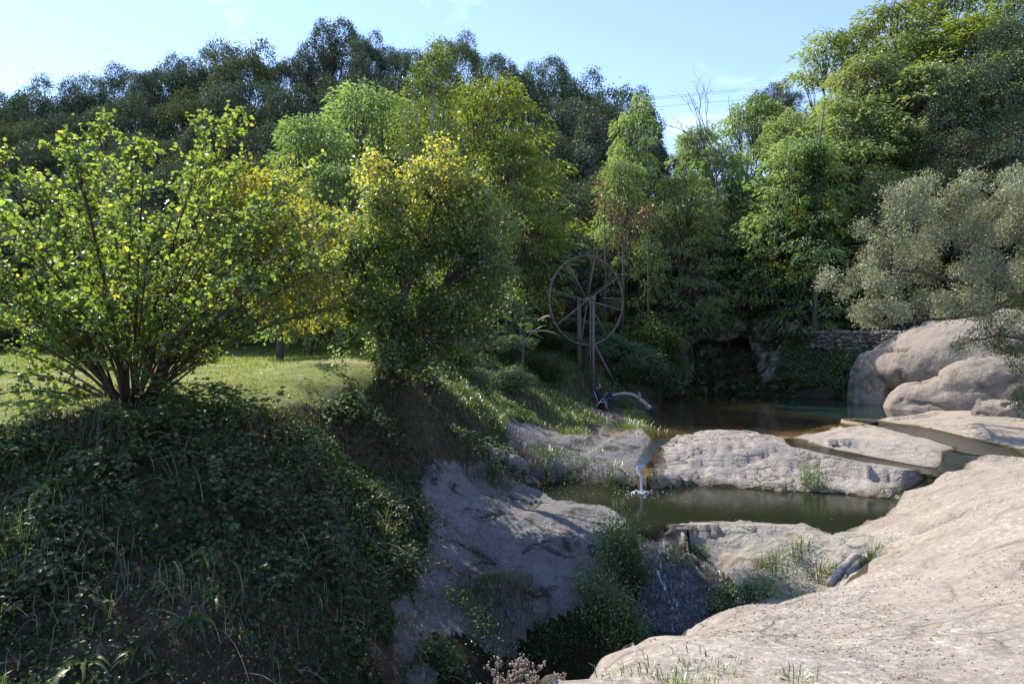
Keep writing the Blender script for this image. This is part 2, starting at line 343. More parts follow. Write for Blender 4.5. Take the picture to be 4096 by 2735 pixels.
M['deadwood'] = plain('dead_wood', (.33, .29, .25), .85, .4, 14, bump=.5)
M['greydead'] = plain('grey_dead_branch', (.085, .075, .07), .9, .3, 14)
M['iron'] = plain('rusty_iron', (.15, .112, .10), .75, .4, 16, bump=.3)
M['rail'] = plain('dark_rail', (.06, .05, .045), .8, .3, 16)
M['alu'] = plain('chair_metal', (.75, .76, .78), .35, .05, 8, .6)
M['canvas'] = plain('dark_canvas', (.03, .033, .045), .8, .15, 30)
M['shirt'] = plain('navy_cloth', (.018, .024, .055), .85, .25, 18)
M['jeans'] = plain('denim', (.02, .032, .075), .85, .3, 22)
M['stripe'] = plain('pale_stripe', (.10, .14, .24), .8, .1, 22)
M['skin'] = plain('skin', (.42, .25, .18), .6, .08, 30)
M['hair'] = plain('dark_hair', (.02, .015, .012), .6, .2, 40)
M['cap'] = plain('grey_cap', (.13, .13, .16), .85, .15, 25)
M['shoe'] = plain('brown_shoe', (.035, .024, .02), .6, .2, 30)
M['sole'] = plain('shoe_sole', (.30, .29, .28), .7, .1, 30)
M['paper'] = plain('tan_book_cover', (.46, .36, .19), .8, .08, 30)
M['bag'] = plain('black_nylon', (.012, .012, .014), .7, .2, 30)
M['orange'] = plain('orange_nylon', (.62, .10, .015), .7, .15, 30)
M['foam'] = plain('white_water', (.78, .83, .88), .25, .1, 25)
M['dryplant'] = plain('dry_stalk', (.27, .20, .14), .9, .3, 25)
M['drybrown'] = plain('dry_red_stalk', (.22, .115, .055), .9, .3, 25)
M['wire'] = plain('cable', (.05, .05, .055), .6, .05, 5)
M['oak'] = leaf_mat('evergreen_oak_leaf', [(0.037, 0.0556, 0.0309), (0.0679, 0.0958, 0.0525), (0.1159, 0.1467, 0.0849)], .18, .055, .5, (1.6, 1.8, .6), .02)
M['oakwarm'] = leaf_mat('olive_oak_leaf', [(0.0468, 0.0624, 0.026), (0.0806, 0.1014, 0.039), (0.13, 0.1495, 0.065)], .22, .05, .5, (1.6, 1.7, .6), .025)
M['greygreen'] = leaf_mat('grey_green_leaf', [(0.1725, 0.1869, 0.115), (0.2731, 0.2804, 0.1796), (0.4025, 0.3881, 0.2731)], .25, .06, .5, (1.3, 1.35, .7), .01)
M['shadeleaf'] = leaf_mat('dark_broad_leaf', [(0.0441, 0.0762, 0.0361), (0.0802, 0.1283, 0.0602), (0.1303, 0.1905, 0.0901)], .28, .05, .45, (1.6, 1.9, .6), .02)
M['robinia'] = leaf_mat('locust_leaf', [(0.1327, 0.1955, 0.0812), (0.195, 0.2687, 0.1123), (0.2966, 0.342, 0.1559)], .5, .04, .45, (1.75, 1.9, .95), .022)
M['robiniablue'] = leaf_mat('cool_locust_leaf', [(0.1334, 0.1849, 0.0979), (0.2097, 0.264, 0.135), (0.3239, 0.352, 0.1742)], .45, .06, .45, (1.9, 2.0, .8), .02)
M['robiniayel'] = leaf_mat('yellowing_locust_leaf', [(0.1491, 0.2053, 0.0603), (0.2294, 0.2736, 0.0695), (0.3556, 0.3607, 0.0813)], .5, .04, .45, (1.4, 1.45, .5), .006)
M['hazel'] = leaf_mat('hazel_leaf', [(0.0574, 0.0924, 0.0405), (0.0995, 0.1386, 0.0519), (0.153, 0.1782, 0.0635), (0.3316, 0.2904, 0.1009)], .6, .06, .42, (3.2, 3.4, 1.0), .004)
M['linden'] = leaf_mat('linden_leaf', [(0.0495, 0.0755, 0.0383), (0.0847, 0.1176, 0.0511), (0.15, 0.1765, 0.0701), (0.5293, 0.3864, 0.1118)], .5, .06, .42, (2.7, 2.9, 1.0), .004)
M['orchard'] = leaf_mat('orchard_leaf', [(0.0972, 0.1125, 0.0423), (0.1666, 0.1785, 0.0592), (0.3054, 0.2513, 0.0951)], .5, .06, .42, (2.8, 2.6, .6), .004)
M['poplar'] = leaf_mat('poplar_leaf', [(0.048, 0.072, 0.0216), (0.084, 0.114, 0.0312), (0.144, 0.168, 0.048)], .45, .08, .36, (2.6, 2.7, .6), .004)
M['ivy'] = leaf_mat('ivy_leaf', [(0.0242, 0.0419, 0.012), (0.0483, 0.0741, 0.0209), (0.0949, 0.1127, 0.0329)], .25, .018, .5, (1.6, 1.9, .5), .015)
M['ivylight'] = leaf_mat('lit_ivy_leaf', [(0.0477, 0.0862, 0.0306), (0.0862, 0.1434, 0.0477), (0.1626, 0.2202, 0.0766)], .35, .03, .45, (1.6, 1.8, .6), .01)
M['bramble'] = leaf_mat('bramble_leaf', [(0.0448, 0.0747, 0.0329), (0.0897, 0.1271, 0.0568), (0.157, 0.1943, 0.0747)], .35, .025, .42, (1.7, 1.9, .6), .02)
M['herb'] = leaf_mat('herb_leaf', [(0.063, 0.1207, 0.0316), (0.1077, 0.1897, 0.0474), (0.1976, 0.276, 0.0791)], .38, .08, .4, (1.7, 1.8, .5), .02)
M['fern'] = leaf_mat('fern_frond', [(0.0375, 0.0688, 0.02), (0.0688, 0.1063, 0.03), (0.1063, 0.1375, 0.0438)], .35, .025, .4, (1.7, 1.8, .5), .01)
M['grass'] = leaf_mat('grass_blade', [(0.0605, 0.0986, 0.0242), (0.1029, 0.154, 0.0363), (0.1936, 0.2033, 0.0665)], .4, .08, .4, (1.6, 1.7, .5), .01)
M['meadowgrass'] = leaf_mat('meadow_blade', [(0.1105, 0.156, 0.0286), (0.182, 0.234, 0.0455), (0.312, 0.273, 0.1105)], .45, .04, .45, (2., 2., .6), .005)
M['drygrass'] = leaf_mat('dry_grass', [(0.072, 0.066, 0.0336), (0.156, 0.126, 0.0696), (0.252, 0.198, 0.12)], .3, .05, .5, (1.3, 1.2, .8), .01)
M['redleaf'] = leaf_mat('red_autumn_leaf', [(0.085, 0.066, 0.033), (0.17, 0.099, 0.044), (0.102, 0.11, 0.044)], .4, .08, .4, (1.6, 1.3, .7), .01)
M['flower'] = plain('yellow_flower', (.75, .55, .03), .6, .1, 30)
M['litter'] = leaf_mat('fallen_leaf', [(.20, .12, .05), (.34, .22, .09), (.45, .36, .2)], .2, .05, .5, (1.2, 1.1, .8), .0)
M['water'] = water_mat('dark_pool_water', (.42, .40, .24), (.035, .042, .022), .5, .06, 9., (.5, 1.6, 1))
M['shallow'] = water_mat('brown_shallow_water', (.84, .75, .58), (.11, .085, .05), .22, .035, 7., (.6, 1.4, 1))
M['stream'] = water_mat('olive_stream_water', (.72, .66, .46), (.085, .068, .036), .4, .5, 14., (1, 1, 1), .12, 1.17)
M['teal'] = water_mat('teal_pool_water', (.25, .34, .32), (.022, .043, .040), .8, .04, 4., (.5, 1.5, 1))

# ------------------------------------------------------------------ terrain: surveyed points and the surface through them
CP = [  # foreground sandstone slab
 (545,683,3.3),(600,655,4.2),(650,640,5.0),(700,627,5.6),(740,612,6.3),(800,598,7.1),(830,590,7.7),(860,575,8.9),(872,556,10.3),(885,545,11.4),
 (905,535,12.6),(884,518,16.2),(856,529,15.2),(870,534,13.9),(1024,683,3.35),(1024,640,3.95),(1024,600,4.75),(1024,550,6.2),(1024,500,9.3),(1024,475,13.6),
 (1024,459,20.3),(980,470,17.9),(960,480,16.5),(935,492,16.0),(925,505,14.6),(960,520,12.1),(950,600,5.6),(850,640,4.5),(700,683,3.4),(900,580,7.6),(960,560,7.3),(780,640,4.75),(905,512,16.2),(990,500,11.6),
 (600,672,5.2),(650,656,6.0),(700,643,6.6),(740,628,7.3),(800,613,8.1),(830,604,8.7),(860,590,9.9),(872,573,11.3),(878,559,12.2),(830,606,6.2),(800,612,5.8),(760,622,5.3),(850,600,6.3),(872,590,7.1),(700,645,4.7),(820,595,7.0),(850,582,8.2),(880,568,9.0),(900,550,10.4),(915,540,11.6),
 # rock sill round the lower pool, tufa ledge
 (664,523,15.75),(700,522,15.75),(740,521,15.7),(800,525,15.4),(830,535,14.8),(690,536,15.1),(740,536,15.0),(800,543,14.3),(850,548,13.4),
 (680,552,14.7),(720,553,14.6),(760,556,14.3),(810,565,13.7),(850,572,13.1),(760,580,13.5),(800,590,13.0),(720,590,13.6),(740,606,13.0),(700,620,12.9),(860,585,12.5),
 # cascade bed
 (652,536,14.8),(660,560,14.3),(670,590,13.6),(680,630,12.8),(640,600,13.3),(640,640,12.6),
 # grey rock face
 (420,478,15.6),(470,478,17.0),(520,492,17.8),(560,505,16.7),(600,512,16.0),(630,524,15.2),(642,536,14.6),(590,570,13.8),(550,550,14.3),(500,530,14.8),(450,560,13.3),(430,600,12.0),
 (480,600,12.3),(460,625,11.6),(520,608,12.2),(590,590,12.9),(520,655,12.0),(520,690,11.9),(590,640,12.2),(460,660,10.8),(400,640,10.2),(400,683,9.3),(440,690,9.8),(630,570,13.9),
 # left bank
 (300,683,8.0),(150,683,7.0),(0,683,6.5),(0,600,7.5),(150,600,7.8),(300,600,8.8),(0,520,8.6),(150,520,9.0),(250,520,9.8),(330,520,11.3),(380,492,13.6),(350,540,11.5),(400,540,12.6),
 (360,470,14.6),(410,472,15.3),(0,425,10.0),(60,415,10.3),(130,405,11.0),(200,408,11.5),(250,408,12.5),(300,400,14.0),(345,388,15.5),(375,380,16.5),(0,460,9.3),(100,460,9.5),(200,460,10.3),(280,450,11.8),(330,440,13.4),(300,480,11.0),
 (380,412,16.1),(400,440,15.8),(430,470,15.6),(350,420,15.0),
 # ridge below the round tree and the green slope behind it
 (410,385,17.0),(432,376,18.5),(440,405,18.0),(470,420,19.0),(500,432,20.0),(522,440,20.6),(470,446,17.4),(500,462,18.0),(520,474,18.7),(440,440,16.8),
 (445,375,21),(480,400,23),(520,415,24.5),(560,425,25),(540,395,27),(500,370,28),(470,350,30),(540,350,34),(560,370,32.4),(590,380,33.2),(600,406,32),(622,409,32),(640,398,35.5),
 (620,425,26),(632,415,28.5),(590,420,27.4),(600,440,22.8),(560,440,22.8),(560,452,21.4),(600,456,21.1),(620,470,20.1),(560,470,20.3),(535,462,20.3),(590,350,36),(620,365,37),(640,375,39),(610,330,40),(650,350,42),
 # dome and shelves
 (700,438.5,22.3),(745,438,22.0),(770,442,21.9),(700,452,21.1),(745,455,21.0),(800,463,20.5),(745,473,20.3),(690,470,20.4),(800,480,19.6),(850,482,19.5),(850,470,20.0),(900,486,18.9),(910,474,19.4),
 (830,440,22.1),(880,442,22.2),(930,447,21.5),(900,432,24.0),(850,432,24.8),(940,458,20.9),(895,421,27.2),(920,418,28.0),(960,430,24.2),(1000,440,22.4),(1024,447,22.2),(960,418,27.5),(1024,425,25.5),
]
WP = [(0,0,1.68),(2,0,1.75),(0,-5,1.8),(3,3,1.72),(6,3,1.95),(8,8,1.5),(12,14,.75),(16,18,.4),(-3,-4,1.5),(30,10,3),(20,0,3),(-30,0,2.5),(-14,4,2.0),(-1.2,1.2,1.6),
 (.1,4.6,-.6),(.6,5.6,-2.6),(1.2,7,-3.2),(2,9,-3.2),(-.6,7.5,-2.8),(.4,10,-3.0),(-2.2,6.2,-1.2),(-3.2,3.6,.2),(-1.6,3.4,.2),(2.5,8.5,-2.3),(3.6,10.2,-1.9),(-5,2,1.0),(1.6,11.2,-2.8),(-6,4.5,.6),
 # meadow
 (-5,22,2.1),(-7,30,2.35),(-12,30,2.4),(-12,45,2.7),(-25,20,2.3),(-25,30,2.5),(-30,45,3.0),(-40,20,2.8),(-12,16,2.2),(-16,12,2.2),(-8,16,2.15),(-3.6,24,2.3),
 # far bank, valley, hills
 (9,45.5,.55),(12,45.5,.5),(15,46,.7),(9,49,4.3),(14,49,4.3),(20,46,4.2),(10,55,4.6),(18,55,4.6),(2,42,3.2),(4,46,4.1),(-2,46,4.2),(4,52,5),(24,41,4.0),(30,38,4.2),(36,31,4),(33,20,2.2),
 (-20,55,7),(-60,60,10),(-60,95,24),(-25,80,20),(-25,108,33),(-10,92,30),(0,62,9),(0,90,23),(10,68,10),(16,88,16),(-70,120,30),(-90,80,18),(24,44,6),(35,42,14),(30,60,17),(42,80,28),(36,32,8),(22,60,10),(50,55,27),(60,80,36),(60,40,20),(0,120,28),(30,115,26),
 (24,29,.3),(26,27,.4),(28.5,25,.6),(22,32,.2),(21,30,.2),(25,24,.4),(19.5,33,.1),(30,28,1.0),(27,33,1.5),
 (10,38,-1.0),(14,36,-2.2),(16,40,-2.0),(6,30,-.4),(9,28,-.25)]
PTS = np.array([P(*c) for c in CP]+[np.array(w, float) for w in WP])
def _rbf():
    n = len(PTS); X = PTS[:, :2]
    K = -np.hypot(X[:, None, 0]-X[None, :, 0], X[:, None, 1]-X[None, :, 1])+np.eye(n)*.02
    A = np.zeros((n+1, n+1)); A[:n, :n] = K; A[:n, n] = 1; A[n, :n] = 1
    return np.linalg.solve(A, np.append(PTS[:, 2], 0))
_W = _rbf()
def rbf(x, y):
    x = np.asarray(x, float).ravel(); y = np.asarray(y, float).ravel(); o = np.empty(len(x))
    for i in range(0, len(x), 20000):
        a, b = x[i:i+20000], y[i:i+20000]
        o[i:i+20000] = -np.hypot(a[:, None]-PTS[None, :, 0], b[:, None]-PTS[None, :, 1]) @ _W[:-1]+_W[-1]
    return o
LOW = -.9
SH_LOW = [(526,492),(533,487),(545,483),(562,481.5),(580,483),(600,486),(625,488.5),(640,490),(655,488.5),(675,486.5),(700,485),(730,486.5),(760,488.5),(800,491.5),(830,493),(850,494),(880,498),(903,500),
          (897,507),(884,516),(868,522),(854,527),(842,530),(830,534.5),(818,529),(800,526),(770,523),(740,521.5),(700,522),(668,523.5),(660,529),(652,533.5),(645,531),(635,526),(620,518),(605,512),(590,507.5),(575,505.5),(560,504.5),(548,500)]
P_LOW = np.array([Q(u, v, LOW)[:2] for u, v in SH_LOW])
BLUE_IN = [(809,396.8),(785,401.3),(770,406),(785,409.8),(810,414.3),(850,421),(868,423.5)]
BLUE_OUT = [(877,419.5),(880,418),(890,417),(903,415.8),(915,414.3),(929,411),(915,408),(900,405.5),(870,401),(840,398.2)]
SHAL = [(651,437),(644.5,432),(648,420),(650,411),(654,403),(668,397),(690,394),(720,393.3),(760,394),(790,395.8)]
SHAL2 = [(862,425.5),(848,426.5),(840,428),(820,432),(800,436.5),(785,438.6),(772,437),(745,433),(700,434.2),(677,437.5)]
q0 = lambda l: [Q(u, v, 0)[:2] for u, v in l]
P_BLUE = np.array(q0(BLUE_IN+BLUE_OUT)); P_SHAL = np.array(q0(SHAL+BLUE_IN+SHAL2)); P_UP = np.array(q0(SHAL+[(809,396.8)]+BLUE_OUT[::-1]+SHAL2))
def chan(l): return np.array([[*Q(u, v, z), w] for u, v, z, w in l])
CH_A = chan([(664,432,0,.55),(662,438,-.01,.42),(654,445,-.05,.22),(646,455,-.10,.18),(641,463,-.16,.15),(638,468,-.22,.12)])
CH_B = chan([(796,440,0,.4),(808,447,-.06,.45),(830,452,-.14,.55),(865,459,-.28,.62),(900,465,-.40,.60),(932,470.5,-.50,.48),(944,474,-.56,.34)])
CH_B2 = chan([(944,474,-.56,.30),(936,482,-.70,.30),(922,490,-.82,.30),(903,499,-.9,.3)])
CH_C = chan([(872,422,0,.6),(890,425,-.01,.65),(915,430,-.03,.75),(945,438,-.06,.8),(975,446,-.09,.85),(1000,452,-.11,.8),(1022,456,-.12,.4)])
CH_C2 = chan([(985,449.5,-.10,.6),(962,454,-.16,.5),(954,463,-.36,.3),(944,473,-.56,.3)])
CH_F = chan([(650,531,-.9,.35),(655,540,-1.02,.4),(662,560,-1.35,.6),(670,590,-1.75,.75),(678,625,-2.25,.8)])
for c, zz in ((CH_F, None),):
    for i, (u, v, d) in enumerate([(651,531,15.3),(655,540,14.75),(662,560,14.2),(670,590,13.55),(678,628,12.8)]): c[i, :3] = P(u, v, d)-np.array([0, 0, .02])
POTH = (P(932, 518, 12.5)[:2], .62, 1.25, .26)
MINI = (Q(854.6, 441, .05)[:2], .34, .24, .08)
C_SLAB = XY([(540,700,3.0),(600,652,4.5),(650,637,5.3),(740,609,6.6),(830,587,8.0),(860,571,9.3),(872,552,10.7),(884,542,12.0),(872,534,13.9),(856,527,15.5),(884,515,16.6),(903,499,18.3),(922,489,18.6),(946,474,19.5),(957,463,20.6),(990,456,20.9),(1030,458,21.2)]+[])
C_SLAB = np.concatenate([C_SLAB, [(30, 20), (30, -9), (-1.3, -9), (-.6, 2.4)]])
C_DOME = XY([(640,489,19.3),(648,462,20.7),(654,447,22.3),(676,437,24.3),(745,432,24.9),(779,438,23.4),(806,448,21.9),(864,460,20.9),(935,472,19.9),(925,486,19),(903,500,18.3),(850,494,18.9),(800,491.5,19.1),(745,487.5,19.7),(690,485.5,20.0)])
C_SHL = XY([(524,494,19.0),(545,483,20.3),(600,486,19.9),(637,490,19.3),(644,462,20.7),(650,447,22.3),(645,437,23.8),(600,437,23.6),(555,436,24.2),(512,430,23.4),(505,446,20.5),(512,470,19.3)])
C_MID = XY([(782,440,23.2),(830,430,25.5),(868,425,27),(918,433,24.8),(966,446,22.2),(957,463,20.6),(884,455,21.4),(824,449,22.1)])
C_RED = np.concatenate([XY([(876,418.5,28.4),(905,414,31),(930,409,33.5),(945,400,36)]), [(34, 36), (34, 21.5)], XY([(1030,457,21.4),(990,449,22.4),(918,431,25.2),(880,423,27.6)])])
C_GREY = np.concatenate([XY([(395,665,9.4),(392,610,11.0),(425,560,13.0),(425,510,14.6),(418,482,15.4),(470,477,17.2),(520,490.5,18.2)]), P_LOW[[39, 38, 37, 36, 35, 34, 33, 32]], XY([(647,545,14.7),(640,570,14.0),(610,597,13.2),(592,625,12.4),(580,690,11.6),(520,700,11.6),(440,695,9.6)])])
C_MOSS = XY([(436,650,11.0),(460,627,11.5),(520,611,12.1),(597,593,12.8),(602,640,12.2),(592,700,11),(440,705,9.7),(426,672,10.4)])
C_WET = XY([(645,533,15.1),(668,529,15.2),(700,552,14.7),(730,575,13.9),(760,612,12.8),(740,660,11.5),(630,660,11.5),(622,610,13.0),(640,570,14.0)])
C_TUFA = np.concatenate([P_LOW[[30, 29, 28, 27, 26, 25, 24, 23, 22]], XY([(872,534,13.9),(884,542,12.1),(866,556,11.6),(850,560,13.2),(800,553,13.9),(740,546,14.6),(690,548,14.8),(668,540,15.0)])])
C_MEAD = np.concatenate([XY([(0,427,9.9),(60,417,10.2),(130,407,10.9),(200,409,11.4),(250,409,12.4),(300,401,13.9),(345,389,15.4),(375,381,16.4),(410,374,18.2),(425,366,22),(420,356,34)]), [(-7, 50), (-45, 58), (-70, 40), (-70, 10), (-12, 7)]])
C_PATH = XY([(600,447,22.0),(640,440,23.5),(625,420,27),(618,412,30.2),(596,413,30.6),(600,425,26.5),(585,438,23.3)])
C_RIDGE = XY([(408,382,17.2),(432,374,18.8),(460,398,19.6),(500,424,20.9),(527,442,21.0),(520,448,20.0),(470,430,18.4),(430,405,17.2)])
def chd(c, x, y):
    if c is CH_B or c is CH_C: x, y = x+.22*fbm(x*.9+3, y*.9, 3), y+.26*fbm(x*.9+13, y*.9+5, 3)
    return pline(c, x, y)
def shore(p, x, y): return sdf(p, x, y)+.16*fbm(x*1.3+8, y*1.3, 4)
def Z(x, y, detail=True, cls=False):
    x = np.asarray(x, float); shp = x.shape; x = x.ravel(); y = np.asarray(y, float).ravel()
    r = np.hypot(x, y); z = rbf(x, y)
    far = sstep(125, 260, r); z = z*(1-far)+12*far
    nb = fbm(x*1.1+3, y*1.1, 3)
    k = np.zeros(len(x), int)                 # 0 soil, see NAMES
    wob = nb*.22
    def inside(c, w=1): return sdf(c, x, y)+wob*w < 0 if w else sdf(c, x, y) < 0
    k[(y > 38) & (r > 40)] = 11
    k[inside(C_MEAD, .7)] = 1; k[inside(C_PATH, 2)] = 10; k[inside(C_SHL, .9)] = 2
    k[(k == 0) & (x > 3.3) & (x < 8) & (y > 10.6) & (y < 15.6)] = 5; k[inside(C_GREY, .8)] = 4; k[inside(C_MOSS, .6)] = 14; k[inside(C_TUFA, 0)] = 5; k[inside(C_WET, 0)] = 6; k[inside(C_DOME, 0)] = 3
    k[inside(C_MID, 0)] = 7; k[inside(C_RED, 0)] = 7; k[inside(C_SLAB, 0)] = 8
    sl, su, sb = shore(P_LOW, x, y), shore(P_UP, x, y), sdf(P_BLUE, x, y)
    if detail:
        rock = (k >= 2) & (k <= 8) & (k != 6)
        amp = np.where(k == 8, .055, np.where((k == 3) | (k == 7), .045, np.where(rock, .10, np.where(k == 1, .05, np.where(k == 6, .26, .16)))))*np.clip(r/5, .4, 1.6)
        z = z+amp*fbm(x*.9, y*.9, 3)+amp*.35*fbm(x*4.1+7, y*4.1, 3)*np.where(k == 8, .35, np.where(k == 6, .9, 1))
        # layered ledges on the dome front and tufa
        lay = fbm(x*.5+11, y*1.7, 4); st = (k == 3)*.09+(k == 2)*.05+(k == 5)*.07
        z = z+st*(np.abs(lay)**.6*np.sign(lay))
        hh = .17; ter = (k == 3)*1.+(k == 5)*.8+(k == 2)*.5; z = z-ter*sstep(.28, .05, z)*hh/6.283*.92*np.sin(6.283*(z+.10*fbm(x*.35+4, y*.35, 3)+.05*fbm(x*2.3, y*2.3, 3))/hh)
        z = z-(k == 3)*.10*sstep(.62, .8, 1-np.abs(fbm(x*.45+2, y*2.3+5, 3))*2.2)*sstep(-.95, .1, -z+.05)
    for s, lev, dep, sl_in in ((sl, LOW, 1.3, .55), (su, 0., .22, .10)):
        z = np.where(s < 0, np.minimum(z, lev-np.minimum(.015-s*sl_in, dep)), z)
        z = np.where((s >= 0) & (s < .7), np.maximum(z, lev+.015+.16*s), z)
        z = np.where((s >= 0) & (s < 1.2), np.minimum(z, lev+.03+1.5*s+3.0*s*s), z)
    z = np.where(sb < 0, np.minimum(z, -.22-np.minimum(-sb*1.1, 2.6)), z)
    k[(k == 0) & (x > 4.3) & (x < 15) & (y > 17) & (y < 27)] = 7
    k[(su < 0)] = 9; k[(sl < 0)] = 12; k[sb < 0] = 12
    for c, dep in ((CH_A, .08), (CH_B, .10), (CH_B2, .06), (CH_C, .14), (CH_C2, .08), (CH_F, .06)):
        d, zc, w = chd(c, x, y)
        q = d/w
        z = np.where(q < 1.35, np.minimum(z, zc-dep+dep*1.25*q*q), z)
        if c is CH_B or c is CH_C: 
            z = np.where((q >= 1.0) & (q < 2.0), np.maximum(z, zc+.02+.03*(q-1)), z); z = np.where((q >= 1.0) & (q < 4.5), np.minimum(z, zc+.03+.03*(q-1)+.05*(q-1)**2), z)
        k[(q < (.8 if c is CH_A else 1.12)) & (k != 12) & (k != 6)] = 9 if c is CH_A else 13
    for (c, a, b, dep), rot in ((POTH, -.75), (MINI, 0)):
        ex = (x-c[0])*math.cos(rot)-(y-c[1])*math.sin(rot); ey = (x-c[0])*math.sin(rot)+(y-c[1])*math.cos(rot)
        e = np.hypot(ex/a, ey/b); z = z-dep*(1-sstep(.45, 1.1, e))
    mw = 1-sstep(.8, 1.7, np.hypot(x-4.25, (y-31.5)*.9)); z = z*(1-mw)+.2*mw      # level spot the man sits on
    if cls: return z.reshape(shp), k.reshape(shp)
    return z.reshape(shp)
def gz(x, y): return float(Z(np.array([x]), np.array([y]))[0])
_hd = np.geomspace(2.2, 120, 1500)
def hit(u, v):
    """world point where the sight line of a photo position meets the ground"""
    dx = (u-W0)/F0; z = CZ-(v-H0)/F0*_hd
    t = Z(dx*_hd, _hd); i = int(np.argmax(t > z))
    return np.array([dx*_hd[i], _hd[i], t[i]])

NAMES = {0: ('earth_bank', 'soil'), 1: ('meadow', 'meadow'), 2: ('rock_shelf', 'grey'), 3: ('rock_dome', 'dome'), 4: ('rock_face', 'grey'), 5: ('tufa_ledge', 'tufa'), 6: ('cascade_bed', 'wet'),
         7: ('stream_shelf', 'shelf'), 8: ('rock_slab', 'slab'), 9: ('stream_bed', 'bed'), 10: ('path', 'path'), 11: ('hillside', 'hill'), 12: ('pool_bed', 'deepbed'), 13: ('channel_bed', 'chan'), 14: ('mossy_wall', 'moss')}
rad = np.concatenate([[.05, .6, 1.2, 1.7], np.geomspace(2.1, 58, 430), np.geomspace(60, 700, 46)])
ang = np.radians(np.concatenate([np.linspace(-43, 43, 460), np.arange(48, 313, 6.0)]))
A_, R_ = np.meshgrid(ang, rad, indexing='ij'); gx, gy = R_*np.sin(A_), R_*np.cos(A_)
dist_fns = [lambda a, b, c=c: shore(c, a, b) for c in (P_UP, P_LOW)]+[lambda a, b, c=c: sdf(c, a, b) for c in (C_WET, C_TUFA, C_SLAB, C_DOME, C_MID, C_RED)]+[lambda a, b, c=c: (lambda q: q[0]-(.8 if c is CH_A else 1.12)*q[2])(chd(c, a, b)) for c in (CH_A, CH_B, CH_B2, CH_C, CH_C2)]
sel = (R_ > 2) & (R_ < 60) & (np.abs(np.where(A_ > np.pi, A_-2*np.pi, A_)) < .78); sx, sy = gx[sel], gy[sel]; sr, sa = R_[sel], A_[sel]
for fn in dist_fns:                     # pull grid points onto shorelines and rock borders
    f0 = fn(sx, sy); m = np.abs(f0) < .25; e = .01
    if not m.any(): continue
    gx_ = (fn(sx[m]+e, sy[m])-f0[m])/e; gy_ = (fn(sx[m], sy[m]+e)-f0[m])/e
    cell = np.abs(gx_*np.sin(sa[m])+gy_*np.cos(sa[m]))*.0078*sr[m]+np.abs(gx_*np.cos(sa[m])-gy_*np.sin(sa[m]))*.0033*sr[m]
    w = np.abs(f0[m]) < .5*cell; ix = np.where(m)[0][w]; sx[ix] -= f0[m][w]*gx_[w]; sy[ix] -= f0[m][w]*gy_[w]
gx[sel], gy[sel] = sx, sy
gzz = Z(gx, gy)
na, nr = gx.shape
GV = np.stack([gx, gy, gzz], -1).reshape(-1, 3)
ii = np.arange(na)[:, None]*nr; jj = np.arange(nr-1)[None]; i2 = ((np.arange(na)+1) % na)[:, None]*nr
quads = np.stack([ii+jj, ii+jj+1, i2+jj+1, i2+jj], -1).reshape(-1, 4)
_ax, _ay = GV[:, 0], GV[:, 1]; _w = np.minimum(np.abs(shore(P_LOW, _ax, _ay)), np.abs(shore(P_UP, _ax, _ay)))
for c in (CH_A, CH_B, CH_B2, CH_C, CH_C2): _q = chd(c, _ax, _ay); _w = np.minimum(_w, np.maximum(0, _q[0]-.8*_q[2]))
WET = np.clip(1-_w/(.22+.14*fbm(_ax*2.2, _ay*2.2, 3)), 0, 1)
fc = GV[quads].mean(1); kq = Z(fc[:, 0], fc[:, 1], False, True)[1]
for k_, (nm, mt) in NAMES.items():
    q = quads[kq == k_]
    if not len(q): continue
    us, inv = np.unique(q, return_inverse=True)
    o = obj(nm, mesh(nm, GV[us], [inv.reshape(-1, 4)], {'wet': WET[us]}, True), M[mt]); o['kind'] = 'structure'

# ------------------------------------------------------------------ water
def offset(poly, amt):
    p = np.asarray(poly); a = np.roll(p, 1, 0); b = np.roll(p, -1, 0); t = nrm(b-a)
    n = np.stack([t[:, 1], -t[:, 0]], 1)
    ar = .5*np.sum(p[:, 0]*np.roll(p[:, 1], -1)-np.roll(p[:, 0], -1)*p[:, 1])
    return p+n*np.asarray(amt)[:, None]*(1 if ar > 0 else -1)
def pool(name, poly, amt, z, mat, label):
    p = offset(poly, amt); V = np.column_stack([p, np.full(len(p), z)])
    if .5*np.sum(p[:, 0]*np.roll(p[:, 1], -1)-np.roll(p[:, 0], -1)*p[:, 1]) < 0: V = V[::-1]
    o = obj(name, mesh(name, V, [np.arange(len(V))[None]]), mat); return tag(o, label, None, None, 'structure')
pool('lower_pool', P_LOW, np.array([0. if v > 528 and u < 665 else .32 for u, v in SH_LOW]), LOW, M['water'], 'dark still pool between the rock dome and the grey rock face')
pool('deep_pool', P_BLUE, np.concatenate([np.zeros(len(BLUE_IN)), np.full(len(BLUE_OUT), .3)]), 0., M['teal'], 'deep teal pool below the ivy wall and boulder')
pool('shallow_pool', P_SHAL, np.concatenate([np.full(len(SHAL), .3), np.zeros(len(BLUE_IN)), np.full(len(SHAL2), .25)]), 0., M['shallow'], 'shallow brown water over sandy rock behind the rock dome')
